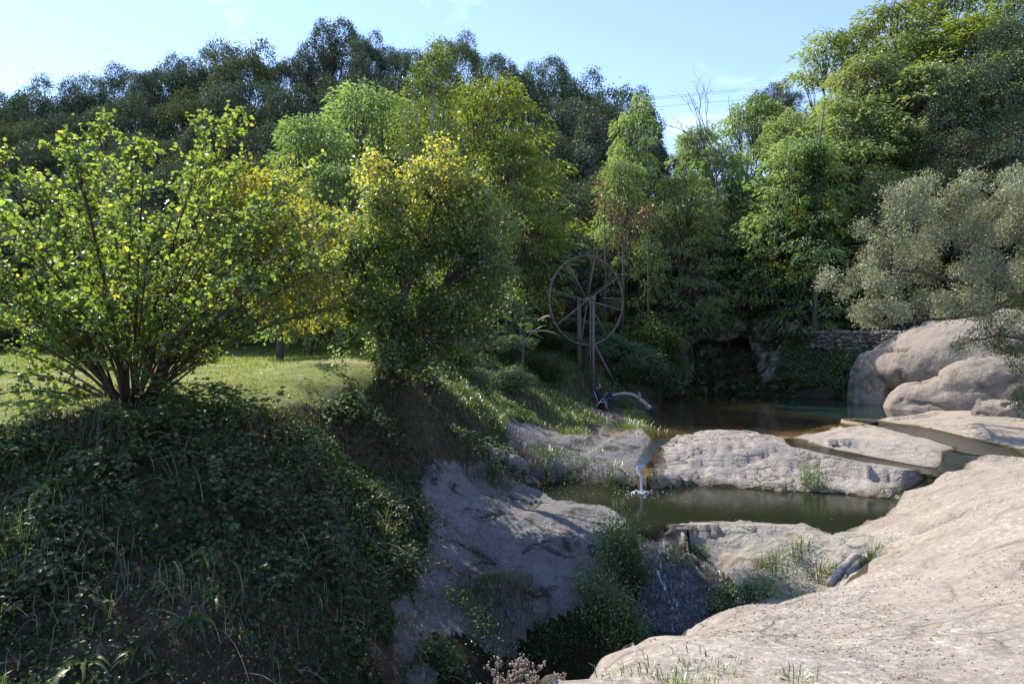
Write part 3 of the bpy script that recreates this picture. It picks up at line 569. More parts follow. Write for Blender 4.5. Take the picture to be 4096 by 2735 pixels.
def ribbon(name, c, over, mat, label, dz=0., n=40):
    t = np.linspace(0, len(c)-1, n); p = np.stack([np.interp(t, np.arange(len(c)), c[:, i]) for i in range(4)], 1)
    T = nrm(np.gradient(p[:, :2], axis=0)); s = np.stack([-T[:, 1], T[:, 0]], 1)*(p[:, 3]*over)[:, None]
    cols = 5; f = np.linspace(-1, 1, cols)
    V = np.stack([np.column_stack([p[:, :2]+s*a, p[:, 2]+dz]) for a in f], 1).reshape(-1, 3)
    i = np.arange(n-1)[:, None]*cols; j = np.arange(cols-1)[None]
    o = obj(name, mesh(name, V, [np.stack([i+j, i+j+cols, i+j+cols+1, i+j+1], -1).reshape(-1, 4)[:, ::-1]], smooth=True), mat)
    return tag(o, label, None, None, 'structure')
ribbon('outflow_water', CH_A[1:], .95, M['stream'], 'thin water running down the notch to the small waterfall', -.012)
ribbon('side_stream', CH_B[1:], 1.35, M['stream'], 'shallow stream between the rock dome and the pale shelf', -.01)
ribbon('side_stream', CH_B2, .9, M['stream'], 'trickle dropping from the stream into the right end of the lower pool', 0.0)
ribbon('side_channel', CH_C[1:], 1.35, M['stream'], 'narrow channel leaving the teal pool along the slab', -.008)
ribbon('side_channel', CH_C2, .9, M['stream'], 'trickle joining the narrow channel to the stream', 0.0)

# ------------------------------------------------------------------ cliff with the cave, boulders, dry stone wall
def cliff():
    base = XY([(640,390,42.5),(670,388,45.5),(700,386,46.5),(745,386,46.0),(785,390,44.0),(820,397,41.8),(850,399,40.0),(872,401,38.2),(888,403,37.4)])
    tz = [3.6, 3.9, 4.7, 4.8, 4.5, 3.6, 3.1, 2.9, 1.2]
    L = np.concatenate([[0], np.cumsum(np.hypot(*np.diff(base, axis=0).T))])
    nu, nv = 230, 84
    t = np.linspace(0, L[-1], nu); bx = np.interp(t, L, base[:, 0]); by = np.interp(t, L, base[:, 1]); top = np.interp(t, L, tz)
    k = np.ones(15)/15; pad = lambda a: np.convolve(np.pad(a, 7, 'edge'), k, 'valid'); bx, by, top = pad(bx), pad(by), pad(top)
    tx, ty = np.gradient(bx), np.gradient(by); ln = np.hypot(tx, ty); nx, ny = ty/ln, -tx/ln      # outward (towards the stream)
    sgn = np.where(ny > 0, -1, 1); nx, ny = nx*sgn, ny*sgn
    f = np.linspace(0, 1, nv); T, Fv = np.meshgrid(t, f, indexing='ij')
    zz = -.6+Fv*(top[:, None]+.6+fbm(t*.6, t*0, 3)[:, None]*.25)
    off = -.55*Fv**1.5+.45*fbm(T*.55, zz*.6+4, 4)+.22*fbm(T*1.9, zz*1.5, 4)
    # overhanging lip above the cave, cave mouth, smooth pillar on its right
    uc = bx/by*F0+W0; U = np.repeat(uc[:, None], nv, 1); Vv = H0+(CZ-zz)*F0/by[:, None]
    lip = sstep(686, 697, U)*(1-sstep(752, 775, U))*sstep(346, 338, Vv)*(1-sstep(.93, 1, Fv)*.5)
    off = off+lip*(.55+.3*fbm(T*1.3, zz*2, 3))
    mouth = np.array([(704,392),(706,372),(700,360),(694,347),(704,339),(722,343),(740,336),(747,341),(746,358),(752,372),(758,392)], float)
    sd_ = sdf(mouth, U+fbm(T*1.5, zz*1.5, 3)*3, Vv)
    off = off-4.5*sstep(2.0, -9, sd_)-.5*sstep(9, 0, sd_)*(Vv > 350)
    off = off+.5*sstep(752, 764, U)*(1-sstep(775, 800, U))*sstep(345, 370, Vv)
    V = np.stack([bx[:, None]+nx[:, None]*off, by[:, None]+ny[:, None]*off, zz], -1)
    # a cap running back into the slope
    cap = np.stack([V[:, -1]+np.stack([-nx*a, -ny*a, np.full(nu, h)], 1) for a, h in ((.3, .02), (.9, -.7), (2, -1.6))], 1)
    V = np.concatenate([V, cap], 1); m = nv+3
    i = np.arange(nu-1)[:, None]*m; j = np.arange(m-1)[None]
    q = np.stack([i+j, i+m+j, i+m+j+1, i+j+1], -1).reshape(-1, 4)
    o = obj('cliff', mesh('cliff', V.reshape(-1, 3), [q], smooth=True), M['cliff'])
    tag(o, 'low shaded cliff with a dark cave mouth at the far end of the pool', None, None, 'structure')
    return V[:, :nv], uc, np.stack([nx, ny], 1), Vv, sd_
CLV, CLU, CLN, CLVv, CLSD = cliff()

def rock(name, c, rad_, label, seed, amp=.16, freq=.5, rot=0, mat='boulder', prof=None, n=(120, 80), cat='rock'):
    th = np.linspace(0, 2*np.pi, n[0], endpoint=False); ph = np.linspace(-np.pi/2, np.pi/2, n[1])
    TH, PH = np.meshgrid(th, ph, indexing='ij')
    d = np.stack([np.cos(PH)*np.cos(TH), np.cos(PH)*np.sin(TH), np.sin(PH)], -1)
    d2 = np.sign(d)*np.abs(d)**.85
    p = d2*np.array(rad_)
    s = seed*13.7
    nn = lambda f, o: (fbm(p[..., 0]*f+s, p[..., 1]*f+o+p[..., 2]*f*.9, 4)+fbm(p[..., 2]*f+s+5, p[..., 0]*f*.8-p[..., 1]*f*.6+o, 4))*.5
    p = p+d*(amp*2.2*nn(freq, 0)+amp*.55*nn(freq*3.5, 9))[..., None]
    cr_ = 1-np.abs(nn(freq*1.1, 31))*3
    p = p-d*(.12*amp/.16*sstep(.80, .98, cr_))[..., None]
    if prof: p = prof(p)
    ca, sa = math.cos(rot), math.sin(rot)
    p = np.stack([p[..., 0]*ca-p[..., 1]*sa, p[..., 0]*sa+p[..., 1]*ca, p[..., 2]], -1)
    i = np.arange(n[0])[:, None]*n[1]; i2 = ((np.arange(n[0])+1) % n[0])[:, None]*n[1]; j = np.arange(n[1]-1)[None]
    q = np.stack([i+j, i2+j, i2+j+1, i+j+1], -1).reshape(-1, 4)
    o = obj(name, mesh(name, p.reshape(-1, 3), [q], smooth=True), M[mat], None, c)
    return tag(o, label, cat)
def prof_big(p):
    z = p[..., 2]; f = sstep(.9, -2.6, z)*sstep(1.5, -4, p[..., 0])
    p = p.copy(); p[..., 0] += 2.3*f; p[..., 1] += 1.2*f
    return p
rock('boulder', (28.2, 35.6, 1.1), (9.2, 5.4, 3.9), 'huge smooth tan boulder rising from the right end of the teal pool', 1, .30, .28, -.25, prof=prof_big, n=(200, 130), cat='boulder')
rock('boulder', (26.6, 31.0, .1), (6.8, 2.6, 3.1), 'rounded boulder in tree shade in front of the huge tan boulder', 2, .26, .42, -.35, n=(170, 110), cat='boulder')
rock('boulder', (23.6, 32.6, -.3), (5.2, 2.6, 2.3), 'sloping tan flank joining the huge boulder and the shaded boulder', 7, .20, .4, -.4, n=(150, 90), cat='boulder')
rock('boulder', (20.9, 28.6, .2), (1.5, .8, .7), 'low lumpy rock at the foot of the shaded boulder', 3, .14, .9, -.3, cat='boulder')
rock('boulder', (23.9, 27.3, .3), (2.6, .7, .5), 'long flat rock lying along the right edge below the shaded boulder', 4, .12, .8, -.1, cat='boulder')
rock('boulder', (19.7, 37.3, .5), (1.1, 1.3, 2.3), 'grey rock pillar standing in the pool between ivy wall and boulder', 5, .16, .7, .2, mat='boulder', cat='boulder')
for i, (u, v, d, r) in enumerate([(507,462,18.6,(.42,.35,.24)),(516,474,18.9,(.5,.38,.28)),(524,483,19.1,(.55,.4,.22)),(497,456,18.2,(.3,.3,.2))]):
    p = P(u, v, d); p[2] = gz(p[0], p[1])+r[2]*.35
    rock('rock_block', p, r, ['small grey block at the foot of the sunlit ridge, second from the top','grey block in the step of rocks left of the lower pool','wide grey block at the left tip of the lower pool','topmost small grey block under the sunlit ridge'][i], 20+i, .09, 1.6, i, 'grey', n=(36, 24))

wall = empty('stone_wall', P(868, 345, 39.5), 'low dry stone wall on top of the bank beside the boulder', 'wall')
def stone_mesh(seed):
    r = np.random.RandomState(seed); mb = MB()
    V = np.array([[x, y, z] for x in (-1, 0, 1) for y in (-1, 1) for z in (-1, 0, 1)], float)*.5
    V[:, 0] += np.where(np.abs(V[:, 2]) < .1, np.sign(V[:, 0])*.06, 0); V[:, 1] += np.where(np.abs(V[:, 2]) < .1, np.sign(V[:, 1])*.08, 0)
    V += r.uniform(-.055, .055, V.shape); ix = lambda a, b, c: a*6+b*3+c
    F = []
    for a in range(2):
        for c in range(2):
            F += [[ix(a,0,c), ix(a+1,0,c), ix(a+1,0,c+1), ix(a,0,c+1)], [ix(a,1,c), ix(a,1,c+1), ix(a+1,1,c+1), ix(a+1,1,c)]]
        F += [[ix(a,0,0), ix(a,1,0), ix(a+1,1,0), ix(a+1,0,0)], [ix(a,0,2), ix(a+1,0,2), ix(a+1,1,2), ix(a,1,2)]]
    for c in range(2):
        F += [[ix(0,0,c), ix(0,0,c+1), ix(0,1,c+1), ix(0,1,c)], [ix(2,0,c), ix(2,1,c), ix(2,1,c+1), ix(2,0,c+1)]]
    mb.add(V, [F]); return mb.me('stone')
STM = [stone_mesh(i) for i in range(6)]
wa, wb = P(806, 345, 43.3)-P(868, 345, 39.5), P(916, 345, 36.6)-P(868, 345, 39.5)
wl_ = np.hypot(*(wb-wa)[:2]); wd = (wb-wa)/wl_; wang = math.atan2(wd[1], wd[0])
rr = random.Random(4); zrow = -.25
for row in range(6):
    hrow = rr.uniform(.16, .26); s_ = rr.uniform(-.3, 0)
    while s_ < wl_:
        w = rr.uniform(.18, .40)
        o = obj('stone', STM[rr.randrange(6)], M['stone'], wall)
        p = wa+wd*(s_+w/2); o.location = (p[0]+rr.uniform(-.03, .03), p[1]+rr.uniform(-.06, .06), zrow+hrow/2+rr.uniform(-.06, .06))
        o.scale = (w*1.02, .42, hrow*rr.uniform(.75, 1.45)); o.rotation_euler = (rr.uniform(-.08, .08), rr.uniform(-.10, .10), wang+rr.uniform(-.05, .05)); s_ += w
    zrow += hrow

# ------------------------------------------------------------------ tree prototypes
def limb(mb, a, b, r0, r1, bow=.15, n=6, sides=5, r=rng, droop=0.):
    a, b = np.array(a, float), np.array(b, float); t = np.linspace(0, 1, n)[:, None]; L = np.linalg.norm(b-a)
    off = r.randn(3)*bow*L
    p = a+(b-a)*t+off*(t*(1-t))*1.2; p[:, 2] += droop*L*(t[:, 0]*(1-t[:, 0]))
    p[1:-1] += r.randn(n-2, 3)*.02*L
    mb.tube(p, np.linspace(r0, r1, n), sides); return p
def oak_proto(seed, H=8., Rr=3.6, nl=30, nleaf=27000, ls=.15, low=.10, top=1.0):
    r = np.random.RandomState(seed); c, tr = MB(), MB()
    cz, hz = H*(low+top)/2, H*(top-low)/2
    ctr, rad_ = [], []
    while len(ctr) < nl:
        d = r.uniform(-1, 1, 3)
        if np.linalg.norm(d) > 1: continue
        rho = r.uniform(.24, .46)*Rr*(1-.25*max(d[2], 0))
        q = np.array([d[0]*(Rr-rho*.8), d[1]*(Rr-rho*.8), cz+d[2]*(hz-rho*.75)]); ctr.append(q); rad_.append(rho)
    ctr, rad_ = np.array(ctr), np.array(rad_)
    per = 9; nc = nleaf//per*2
    li = r.choice(nl, nc, p=rad_**2/np.sum(rad_**2)); dd = rdir(nc, r); dd[:, 2] = np.abs(dd[:, 2])*np.where(r.rand(nc) < .78, 1, -1)
    pc = ctr[li]+dd*(rad_[li]*r.uniform(.78, 1.1, nc))[:, None]
    D2 = np.linalg.norm(pc[:, None]-ctr[None], axis=2)/rad_[None]; keep = (D2 < .74).sum(1) == 0
    pc, dd = pc[keep][:nleaf//per], dd[keep][:nleaf//per]; n = len(pc)*per
    pl = np.repeat(pc, per, 0)+r.randn(n, 3)*.15; dl = np.repeat(dd, per, 0)
    D = nrm(dl*.55+r.randn(n, 3)*.7+[0, 0, .05]); N = nrm(dl*.7+r.randn(n, 3)*.55+[0, 0, .6])
    cv = np.repeat(np.clip(.45+.22*r.randn(len(pc)), 0, 1), per)
    leaves(c, pl, D, N, ls*r.uniform(.7, 1.3, n), ls*.55*r.uniform(.8, 1.2, n), np.clip(cv+.18*r.randn(n), 0, 1), 'kite')
    th = H*(low+.05); tp = np.array([r.uniform(-.2, .2), r.uniform(-.2, .2), th]); limb(tr, (0, 0, -.8), tp, H*.03, H*.022, .04, 6, 7, r)
    for q, rh in zip(ctr, rad_):
        if r.rand() < .75: limb(tr, tp+[0, 0, -.2], q, H*.011, .02, .12, 6, 5, r, .1)
    return c.me('crown'), tr.me('trunk', True)
def spray_proto(seed, H=9., Rr=3.4, ns=70, fr=58, ls=.30, low=.25, tall=1., frond_w=.3, sag=.28, lean=0.):
    """airy crown of flattened, arching sprays of feather leaves"""
    r = np.random.RandomState(seed); c, tr = MB(), MB()
    tp = np.array([0, 0, H*.30]); limb(tr, (0, 0, -.8), tp, H*.020, H*.016, .05, 6, 7, r)
    mains = []
    for k in range(8):
        a = k*2.4+r.uniform(-.4, .4); e = r.uniform(.25, .95); mains.append(np.array([math.cos(a)*Rr*.6*(1.15-e*.8), math.sin(a)*Rr*.6*(1.15-e*.8), H*(.42+.5*e*tall)]))
        limb(tr, tp+[0, 0, -.1*k*.3], mains[-1], H*.011, .02, .10, 8, 5, r, -.08)
    for k in range(ns):
        z = r.rand()**.85; e = np.sin(np.pi*min(.97, .18+z*.80))**.7; a = r.uniform(0, 2*np.pi); rd = Rr*e*math.sqrt(r.uniform(.12, 1.0))
        q = np.array([math.cos(a)*rd+lean*z, math.sin(a)*rd, H*(low+(1-low)*z)*1.0]); sr = r.uniform(.55, 1.15)*Rr/3.4
        m_ = mains[int(np.argmin([np.linalg.norm(q-x) for x in mains]))]; limb(tr, m_*.75+tp*.25, q, .035, .012, .08, 5, 4, r, .05)
        n = fr; b = r.uniform(0, 2*np.pi, n); rr_ = sr*np.sqrt(r.rand(n)); o = np.array([math.cos(a), math.sin(a), 0])
        off = np.stack([np.cos(b)*rr_, np.sin(b)*rr_*.85, r.randn(n)*.10-sag*rr_**2/sr+.10], 1)+o*0.2
        D = nrm(np.stack([np.cos(b), np.sin(b), -.35+.25*r.randn(n)], 1)+o*.5+r.randn(n, 3)*.25); N = nrm(r.randn(n, 3)*.35+[0, 0, 1.]+o*.2)
        leaves(c, q+off, D, N, ls*r.uniform(.7, 1.35, n), ls*frond_w*r.uniform(.8, 1.2, n), np.clip(r.normal(.42, .15)+.2*r.randn(n), 0, 1), 'kite', .35)
    return c.me('crown'), tr.me('trunk', True)
PR = {}
for i in range(5): PR['oak', i] = oak_proto(40+i, Rr=3.5+.15*i) + (8., 3.6)
for i in range(4): PR['loc', i] = spray_proto(60+i, ns=135, fr=70, ls=.27, low=.08, Rr=3.7) + (9., 3.5)
for i in range(2): PR['tall', i] = spray_proto(70+i, H=9, Rr=2.4, ns=80, fr=64, low=.08) + (9., 2.5)
for i in range(2): PR['high', i] = oak_proto(85+i, 7., 3.6, 34, 11000, .27, .26) + (7., 3.6)
for i in range(3): PR['broad', i] = oak_proto(80+i, 7., 3.6, 34, 11000, .27, .10) + (7., 3.6)
for i in range(3): PR['bush', i] = oak_proto(90+i, 2.4, 1.5, 22, 7000, .13, .0, 1.0) + (2.4, 1.5)
for i in range(2): PR['fine', i] = oak_proto(95+i, 8., 3.6, 44, 42000, .095, .10) + (8., 3.6)
def tree(kind, i, u, vtop, d, wpx, mat, name, label, cat='tree', group=None, bark='bark', yaw=None, zb=None, depth=1.0, bury=.0):
    """stands a tree at distance d below photo column u, its top at photo row vtop, wpx wide there"""
    cm, tm, Hh, Rr = PR[kind, i]
    x = (u-W0)/F0*d; z0 = gz(x, d) if zb is None else zb; z0 -= bury
    h = max(1.0, CZ-(vtop-H0)/F0*d-z0); sx = wpx/F0*d/(2*Rr)
    lim = 1.35 if kind in ('oak', 'fine') else 1.75; sz = h/Hh; yaw = rng.uniform(0, 6.28) if yaw is None else yaw
    o = empty(name, (x, d, z0), label, cat, group, yaw); lift = 0.
    if sz > lim*sx and h > 5: sz = lim*sx; lift = h-Hh*sz
    c = obj('crown', cm, M[mat], o, (0, 0, lift)); t = obj('trunk', tm, M[bark], o, (0, 0, lift))
    for q in (c, t): q.scale = (sx, sx*depth, sz)
    if lift > .8:
        m_ = MB(); r0 = .026*Hh*sx; m_.tube([[0, 0, -.4], [r0*1.2, -r0, lift*.5], [0, 0, lift]], [r0*1.3, r0*1.1, r0], 7, False); m_.build('trunk', M[bark], o, True)
    return o
ORD = ['leftmost', 'second from the left', 'third from the left', 'fourth from the left', 'fifth from the left', 'sixth from the left', 'seventh from the left', 'eighth from the left', 'ninth from the left', 'tenth from the left',
       'eleventh from the left', 'twelfth from the left', 'thirteenth from the left', 'fourteenth from the left', 'fifteenth from the left', 'sixteenth from the left', 'seventeenth from the left']
G1 = 'evergreen oaks on the left hillside'
SKYL = [(4,92,70),(30,98,60),(60,77,75),(92,86,50),(118,66,66),(150,76,50),(178,58,66),(212,50,62),(248,37,84),(300,52,60),(334,22,66),(372,34,56),(410,44,60),(462,32,62),(500,56,60),(545,62,70),(590,74,80)]
for k, (u, v, w) in enumerate(SKYL):
    tree('oak', k % 5, u, v, 92+4*math.sin(k*2.1), w*1.12, 'oak' if k not in (8, 13) else 'oakwarm', 'oak_tree', f'dark evergreen oak on the left skyline, {ORD[k]}', group=G1)
ROWS = [('upper', 80, [(20,125,80),(75,112,80),(130,98,80),(190,92,85),(240,84,80),(292,88,85),(345,72,85),(398,78,80),(450,80,85),(505,92,80),(560,100,85)]),
        ('middle', 67, [(0,150,95),(60,142,95),(120,130,90),(172,126,90),(225,118,95),(280,122,90),(330,112,90),(385,118,95),(535,120,85),(580,128,80),(622,88,90)]),
        ('lower', 55, [(-10,185,110),(50,175,105),(105,170,105),(160,166,100),(215,158,105),(268,162,105),(322,160,105),(545,170,90),(588,178,85)]),
        ('bottom', 46, [(-20,225,120),(40,222,120),(100,215,120),(155,212,120),(210,205,120),(262,212,115),(315,215,110),(562,215,90)])]
for nm, d, row in ROWS:
    for k, (u, v, w) in enumerate(row):
        tree('oak', (k*2+int(d)) % 5, u+rng.uniform(-5, 5), v+rng.uniform(-5, 5), d+rng.uniform(-3, 3), w*1.08, 'oak' if rng.rand() < .7 else 'oakwarm', 'oak_tree',
             f'dark evergreen oak in the {nm} row of the left hillside, {ORD[k]}', group=G1)
G2 = 'locust trees behind the meadow'
for i, u, v, d, w, mt, lb in [
 (0,312,118,37,125,'robinia','bright green locust tree, leftmost of the group behind the meadow'),(1,368,88,42,150,'robinia','tall green locust tree behind the left half of the round tree'),
 (2,488,80,40,150,'robiniayel','yellowing locust tree standing right of the slender poplar'),(3,430,104,45,150,'robinia','green locust tree directly behind the slender poplar'),
 (0,505,140,36,110,'robiniayel','lower yellowish locust crown right of the round tree'),(1,340,165,34,120,'robinia','low bright locust crown above the left side of the round tree')]:
    tree('loc', i, u, v, d, w, mt, 'locust_tree', lb, group=G2)
G3 = 'locust trees on the right hillside'
for i, u, v, d, w, mt, lb in [(1,905,38,52,120,'robinia','green locust filling the slope under the upper right skyline, left one'),(2,965,20,51,130,'robiniayel','yellow tinged locust filling the slope near the top right'),(0,870,58,50,110,'robiniablue','cool green locust in the upper middle of the right slope'),(3,1000,60,47,130,'robiniablue','cool green locust at the right edge above the dark oaks'),(2,790,118,50,100,'robinia','locust closing the gap right of the bare dead tree'),(1,720,150,50,90,'robinia','low green locust right under the skyline dip')]:
    tree('loc', i, u, v, d, w, mt, 'locust_tree', lb, group=G3)
for k, (kd, i, u, v, d, w, mt, lb) in enumerate([
 ('tall',0,636,95,48,62,'robinia','slender green locust tree right of the skyline oaks, above the wheel'),('loc',1,622,160,45,78,'robinia','low locust crown under the slender locust above the wheel'),
 ('loc',2,680,175,46,90,'robinia','pale green locust below the bare grey dead tree'),('loc',3,700,128,52,80,'robinia','thin locust tree around the bare dead tree'),
 ('loc',0,752,100,54,95,'robinia','locust tree right of the dead tree, under the skyline gap'),('loc',1,835,32,56,115,'robiniablue','cool green locust at the left end of the upper right slope'),
 ('loc',2,890,6,55,125,'robiniayel','yellow tinged locust on the upper right skyline'),('loc',3,955,-25,55,140,'robiniablue','big locust crown reaching the top edge right of the yellow tinged one'),
 ('loc',1,1030,-35,52,140,'robiniablue','locust crown cut by the top right corner'),('loc',2,850,95,48,120,'robinia','locust in the middle of the right slope'),
 ('loc',0,925,70,48,130,'robiniablue','pale locust left of the big dark oak'),('loc',3,800,140,45,115,'robinia','locust crown above the dark trees over the cave'),
 ('loc',1,745,178,49,105,'robinia','layered locust with ivied trunk above the railing'),('loc',2,858,165,47,125,'robinia','locust left of the grey green overhanging tree, upper one'),
 ('loc',0,800,208,46.5,125,'robiniayel','bright yellow green locust spray above the dark hollow'),('loc',3,690,225,47,95,'robinia','low locust spray right of the wheel top')]):
    tree(kd, i, u, v, d, w, mt, 'locust_tree', lb, group=G3)
for i, u, v, d, w, mt, lb in [(0,775,82,72,60,'oak','small dark oak on the skyline between the dead tree and the right slope'),(1,640,130,62,70,'oak','dark oak in the skyline dip left of the dead tree'),
 (2,690,142,66,60,'oak','low oak closing the skyline dip beside the dead tree'),(3,972,58,46,135,'oak','big dark evergreen oak on the right slope above the overhanging tree'),
 (4,1026,10,47,120,'oak','dark oak in the top right corner'),(1,890,165,43.5,85,'oakwarm','dark oak tucked behind the left side of the overhanging tree'),(0,1030,112,42,120,'oak','dark oak cut by the right edge above the overhanging tree'),(1,955,128,44,100,'oakwarm','dark oak directly above the top of the overhanging tree'),(2,1000,150,43,110,'oakwarm','dark oak behind the crown of the overhanging tree')]:
    tree('fine' if d < 48 else 'oak', i % 2 if d < 48 else i, u, v, d, w, mt, 'oak_tree', lb, group='evergreen oaks on the right slope')
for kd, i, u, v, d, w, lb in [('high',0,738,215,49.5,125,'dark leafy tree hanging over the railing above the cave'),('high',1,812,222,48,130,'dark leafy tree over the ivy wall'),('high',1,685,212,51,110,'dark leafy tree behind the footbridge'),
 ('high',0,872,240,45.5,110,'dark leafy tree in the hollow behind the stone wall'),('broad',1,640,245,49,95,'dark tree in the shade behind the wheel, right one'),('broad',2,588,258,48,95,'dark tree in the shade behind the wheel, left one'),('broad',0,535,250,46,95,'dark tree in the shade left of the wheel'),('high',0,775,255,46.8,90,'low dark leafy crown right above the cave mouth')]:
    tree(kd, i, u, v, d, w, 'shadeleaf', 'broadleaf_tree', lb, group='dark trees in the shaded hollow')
for i, u, v, d, w, mt, lb in [(0,235,308,45,90,'shadeleaf','dark thicket at the left end of the meadow'),(1,300,300,48,90,'shadeleaf','dark thicket at the end of the meadow behind the small trunk'),(2,355,305,46,80,'shadeleaf','dark thicket at the end of the meadow beside the round tree'),
 (0,160,300,44,100,'shadeleaf','dark thicket at the far side of the meadow behind the hazel'),(1,80,300,44,110,'shadeleaf','dark thicket far left behind the hazel'),(2,10,300,42,110,'shadeleaf','dark thicket at the left edge behind the hazel')]:
    tree('bush', i, u, v, d, w*1.1, mt, 'thicket', lb, 'shrub', 'thickets along the far side of the meadow')
BUSH = [(452,345,24,40),(505,336,30,60),(478,372,23.5,34),(535,338,34,55),(556,352,35,40),(515,375,26.5,36),(545,372,30.5,40),(575,372,34.5,30),(612,335,37,50),(650,322,39,60),(635,345,36.5,50),(668,345,40,50),(622,362,35,42),(655,365,38,45),(600,352,35.5,30),(690,352,47.5,20),(578,318,39,60),(505,305,33,60)]
BUSHL = ['behind the slender poplar trunk','right of the round tree, halfway to the wheel','just right of the poplar trunk on the slope','left of the wheel rim at hub height','left of the wheel, below its hub','in the middle of the green slope below the round tree','left of the wheel post base',
 'directly behind the foot of the wheel post','behind the right half of the wheel','between wheel and footbridge, upper one','right of the wheel below its hub','left of the cave at the footbridge end','right of the leaning wheel brace','at the left bank of the pool below the footbridge','behind the wheel between its two posts','on top of the cliff above the cave','behind the left half of the wheel','between the round tree and the railing behind the wheel']
for k, (u, v, d, w) in enumerate(BUSH):
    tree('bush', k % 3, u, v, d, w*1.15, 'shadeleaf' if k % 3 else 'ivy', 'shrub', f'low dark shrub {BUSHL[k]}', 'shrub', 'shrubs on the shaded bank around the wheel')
# ------------------------------------------------------------------ single trees and shrubs in the foreground
def hazel():
    base = P(132, 400, 11.2); base[2] = gz(base[0], base[1])-.15
    root = empty('hazel_bush', base, 'many stemmed hazel bush glowing in backlight on the bank edge at the left', 'shrub')
    r = np.random.RandomState(3); st, tw = MB(), MB(); Lp, Ld = [], []
    for k in range(72):
        a = r.uniform(0, 2*np.pi); tilt = r.uniform(.05, 1.0)**.6*1.12; L = r.uniform(4.2, 5.7)*(1-.10*tilt)
        if k < 9: a = [3.1, 2.8, 3.4, 3.0, 3.3, .1, -.2, .3, 3.2][k]; tilt = [1.25, 1.1, .95, 1.38, .75, .75, .95, .55, 1.5][k]; L = [4.4, 4.4, 4.6, 3.3, 4.8, 3.8, 3.0, 4.2, 2.6][k]
        if k >= 62: a = [3.3, 3.6, 3.9, 4.2, 3.45, 3.1, 4.6, 5.0, 3.75, 3.25][k-62]; tilt = [1.75, 1.9, 1.8, 1.95, 2.05, 1.65, 1.9, 1.85, 1.6, 1.9][k-62]; L = [2.6, 2.0, 1.9, 1.4, 2.2, 3.0, 1.2, 1.2, 2.4, 2.8][k-62]
        d0 = np.array([math.cos(a)*math.sin(tilt*.75), math.sin(a)*math.sin(tilt*.75)*.75, math.cos(tilt*.75)])
        d1 = np.array([math.cos(a)*math.sin(tilt*1.05), math.sin(a)*math.sin(tilt*1.05)*.75, math.cos(tilt*1.05)])
        t = np.linspace(0, 1, 10)[:, None]; p0 = np.array([math.cos(a)*.28*r.rand(), math.sin(a)*.28*r.rand(), 0])
        p = p0+(d0*(1-t)+d1*t)*t*L+r.randn(3)*.1*t; st.tube(p, np.linspace(.026, .006, 10)*r.uniform(.7, 1.25), 5)
        for q in range(int(30*L/4)):
            f = r.uniform(.06 if k >= 62 else .13, 1)**.8; pt = np.array([np.interp(f*9, np.arange(10), p[:, c]) for c in range(3)])
            b = rdir(1, r)[0]; b[2] = abs(b[2])*.5; b = nrm(b+d1*.7); tl = r.uniform(.18, .75)*(1.25-f*.7)
            tp = pt+b*tl*np.linspace(0, 1, 4)[:, None]; tp[:, 2] -= np.linspace(0, 1, 4)**2*.10; tw.tube(tp, [.006, .005, .004, .003], 3, False)
            for w in range(r.randint(8, 14)):
                g = r.uniform(.2, 1.05); Lp.append(pt+b*tl*g+r.randn(3)*.035); Ld.append(nrm(b*.6+rdir(1, r)[0]*.8+[0, 0, -.35]))
        for w in range(8):
            Lp.append(p[-1]+r.randn(3)*.05-d1*.06*w); Ld.append(nrm(d1*.5+rdir(1, r)[0]))
    Lp, Ld = np.array(Lp), np.array(Ld)
    n = len(Lp); N = nrm(r.randn(n, 3)*.42+[0, -.1, 1.]); var = np.clip(r.normal(.36, .2, n)+.10*(Lp[:, 2] > 3.8)+(r.rand(n) < .03)*.5, 0, 1)
    near = np.argsort(Lp[:, 1])[:280]; mk = np.zeros(n, bool); mk[near] = True
    Ls = r.uniform(.05, .098, n)
    lf = MB(); leaves(lf, Lp[~mk], Ld[~mk], N[~mk], Ls[~mk], Ls[~mk]*.84, var[~mk], 'round', .28)
    o = lf.build('foliage', M['hazel'], root); o['kind'] = 'stuff'
    protos = []
    for k in range(6):
        m1 = MB(); leaves(m1, np.zeros((1, 3)), np.array([[1., 0, 0]]), np.array([[0, 0, 1.]]), .11, .095, [.15, .25, .35, .45, .55, .3][k], 'round', .16+.05*k); protos.append(m1.me('leaf'))
    for q, i in enumerate(np.where(mk)[0]):
        o = obj('leaf', protos[q % 6], M['hazel'], root); X = Ld[i]; Y = nrm(np.cross(N[i], X)); Zz = np.cross(X, Y); s = Ls[i]/.11
        m4 = Matrix([[X[0]*s, Y[0]*s, Zz[0]*s, Lp[i][0]], [X[1]*s, Y[1]*s, Zz[1]*s, Lp[i][1]], [X[2]*s, Y[2]*s, Zz[2]*s, Lp[i][2]], [0, 0, 0, 1]])
        o.matrix_local = m4
    st.build('stems', M['barkred'], root, True); tw.build('twigs', M['barkred'], root)
hazel()

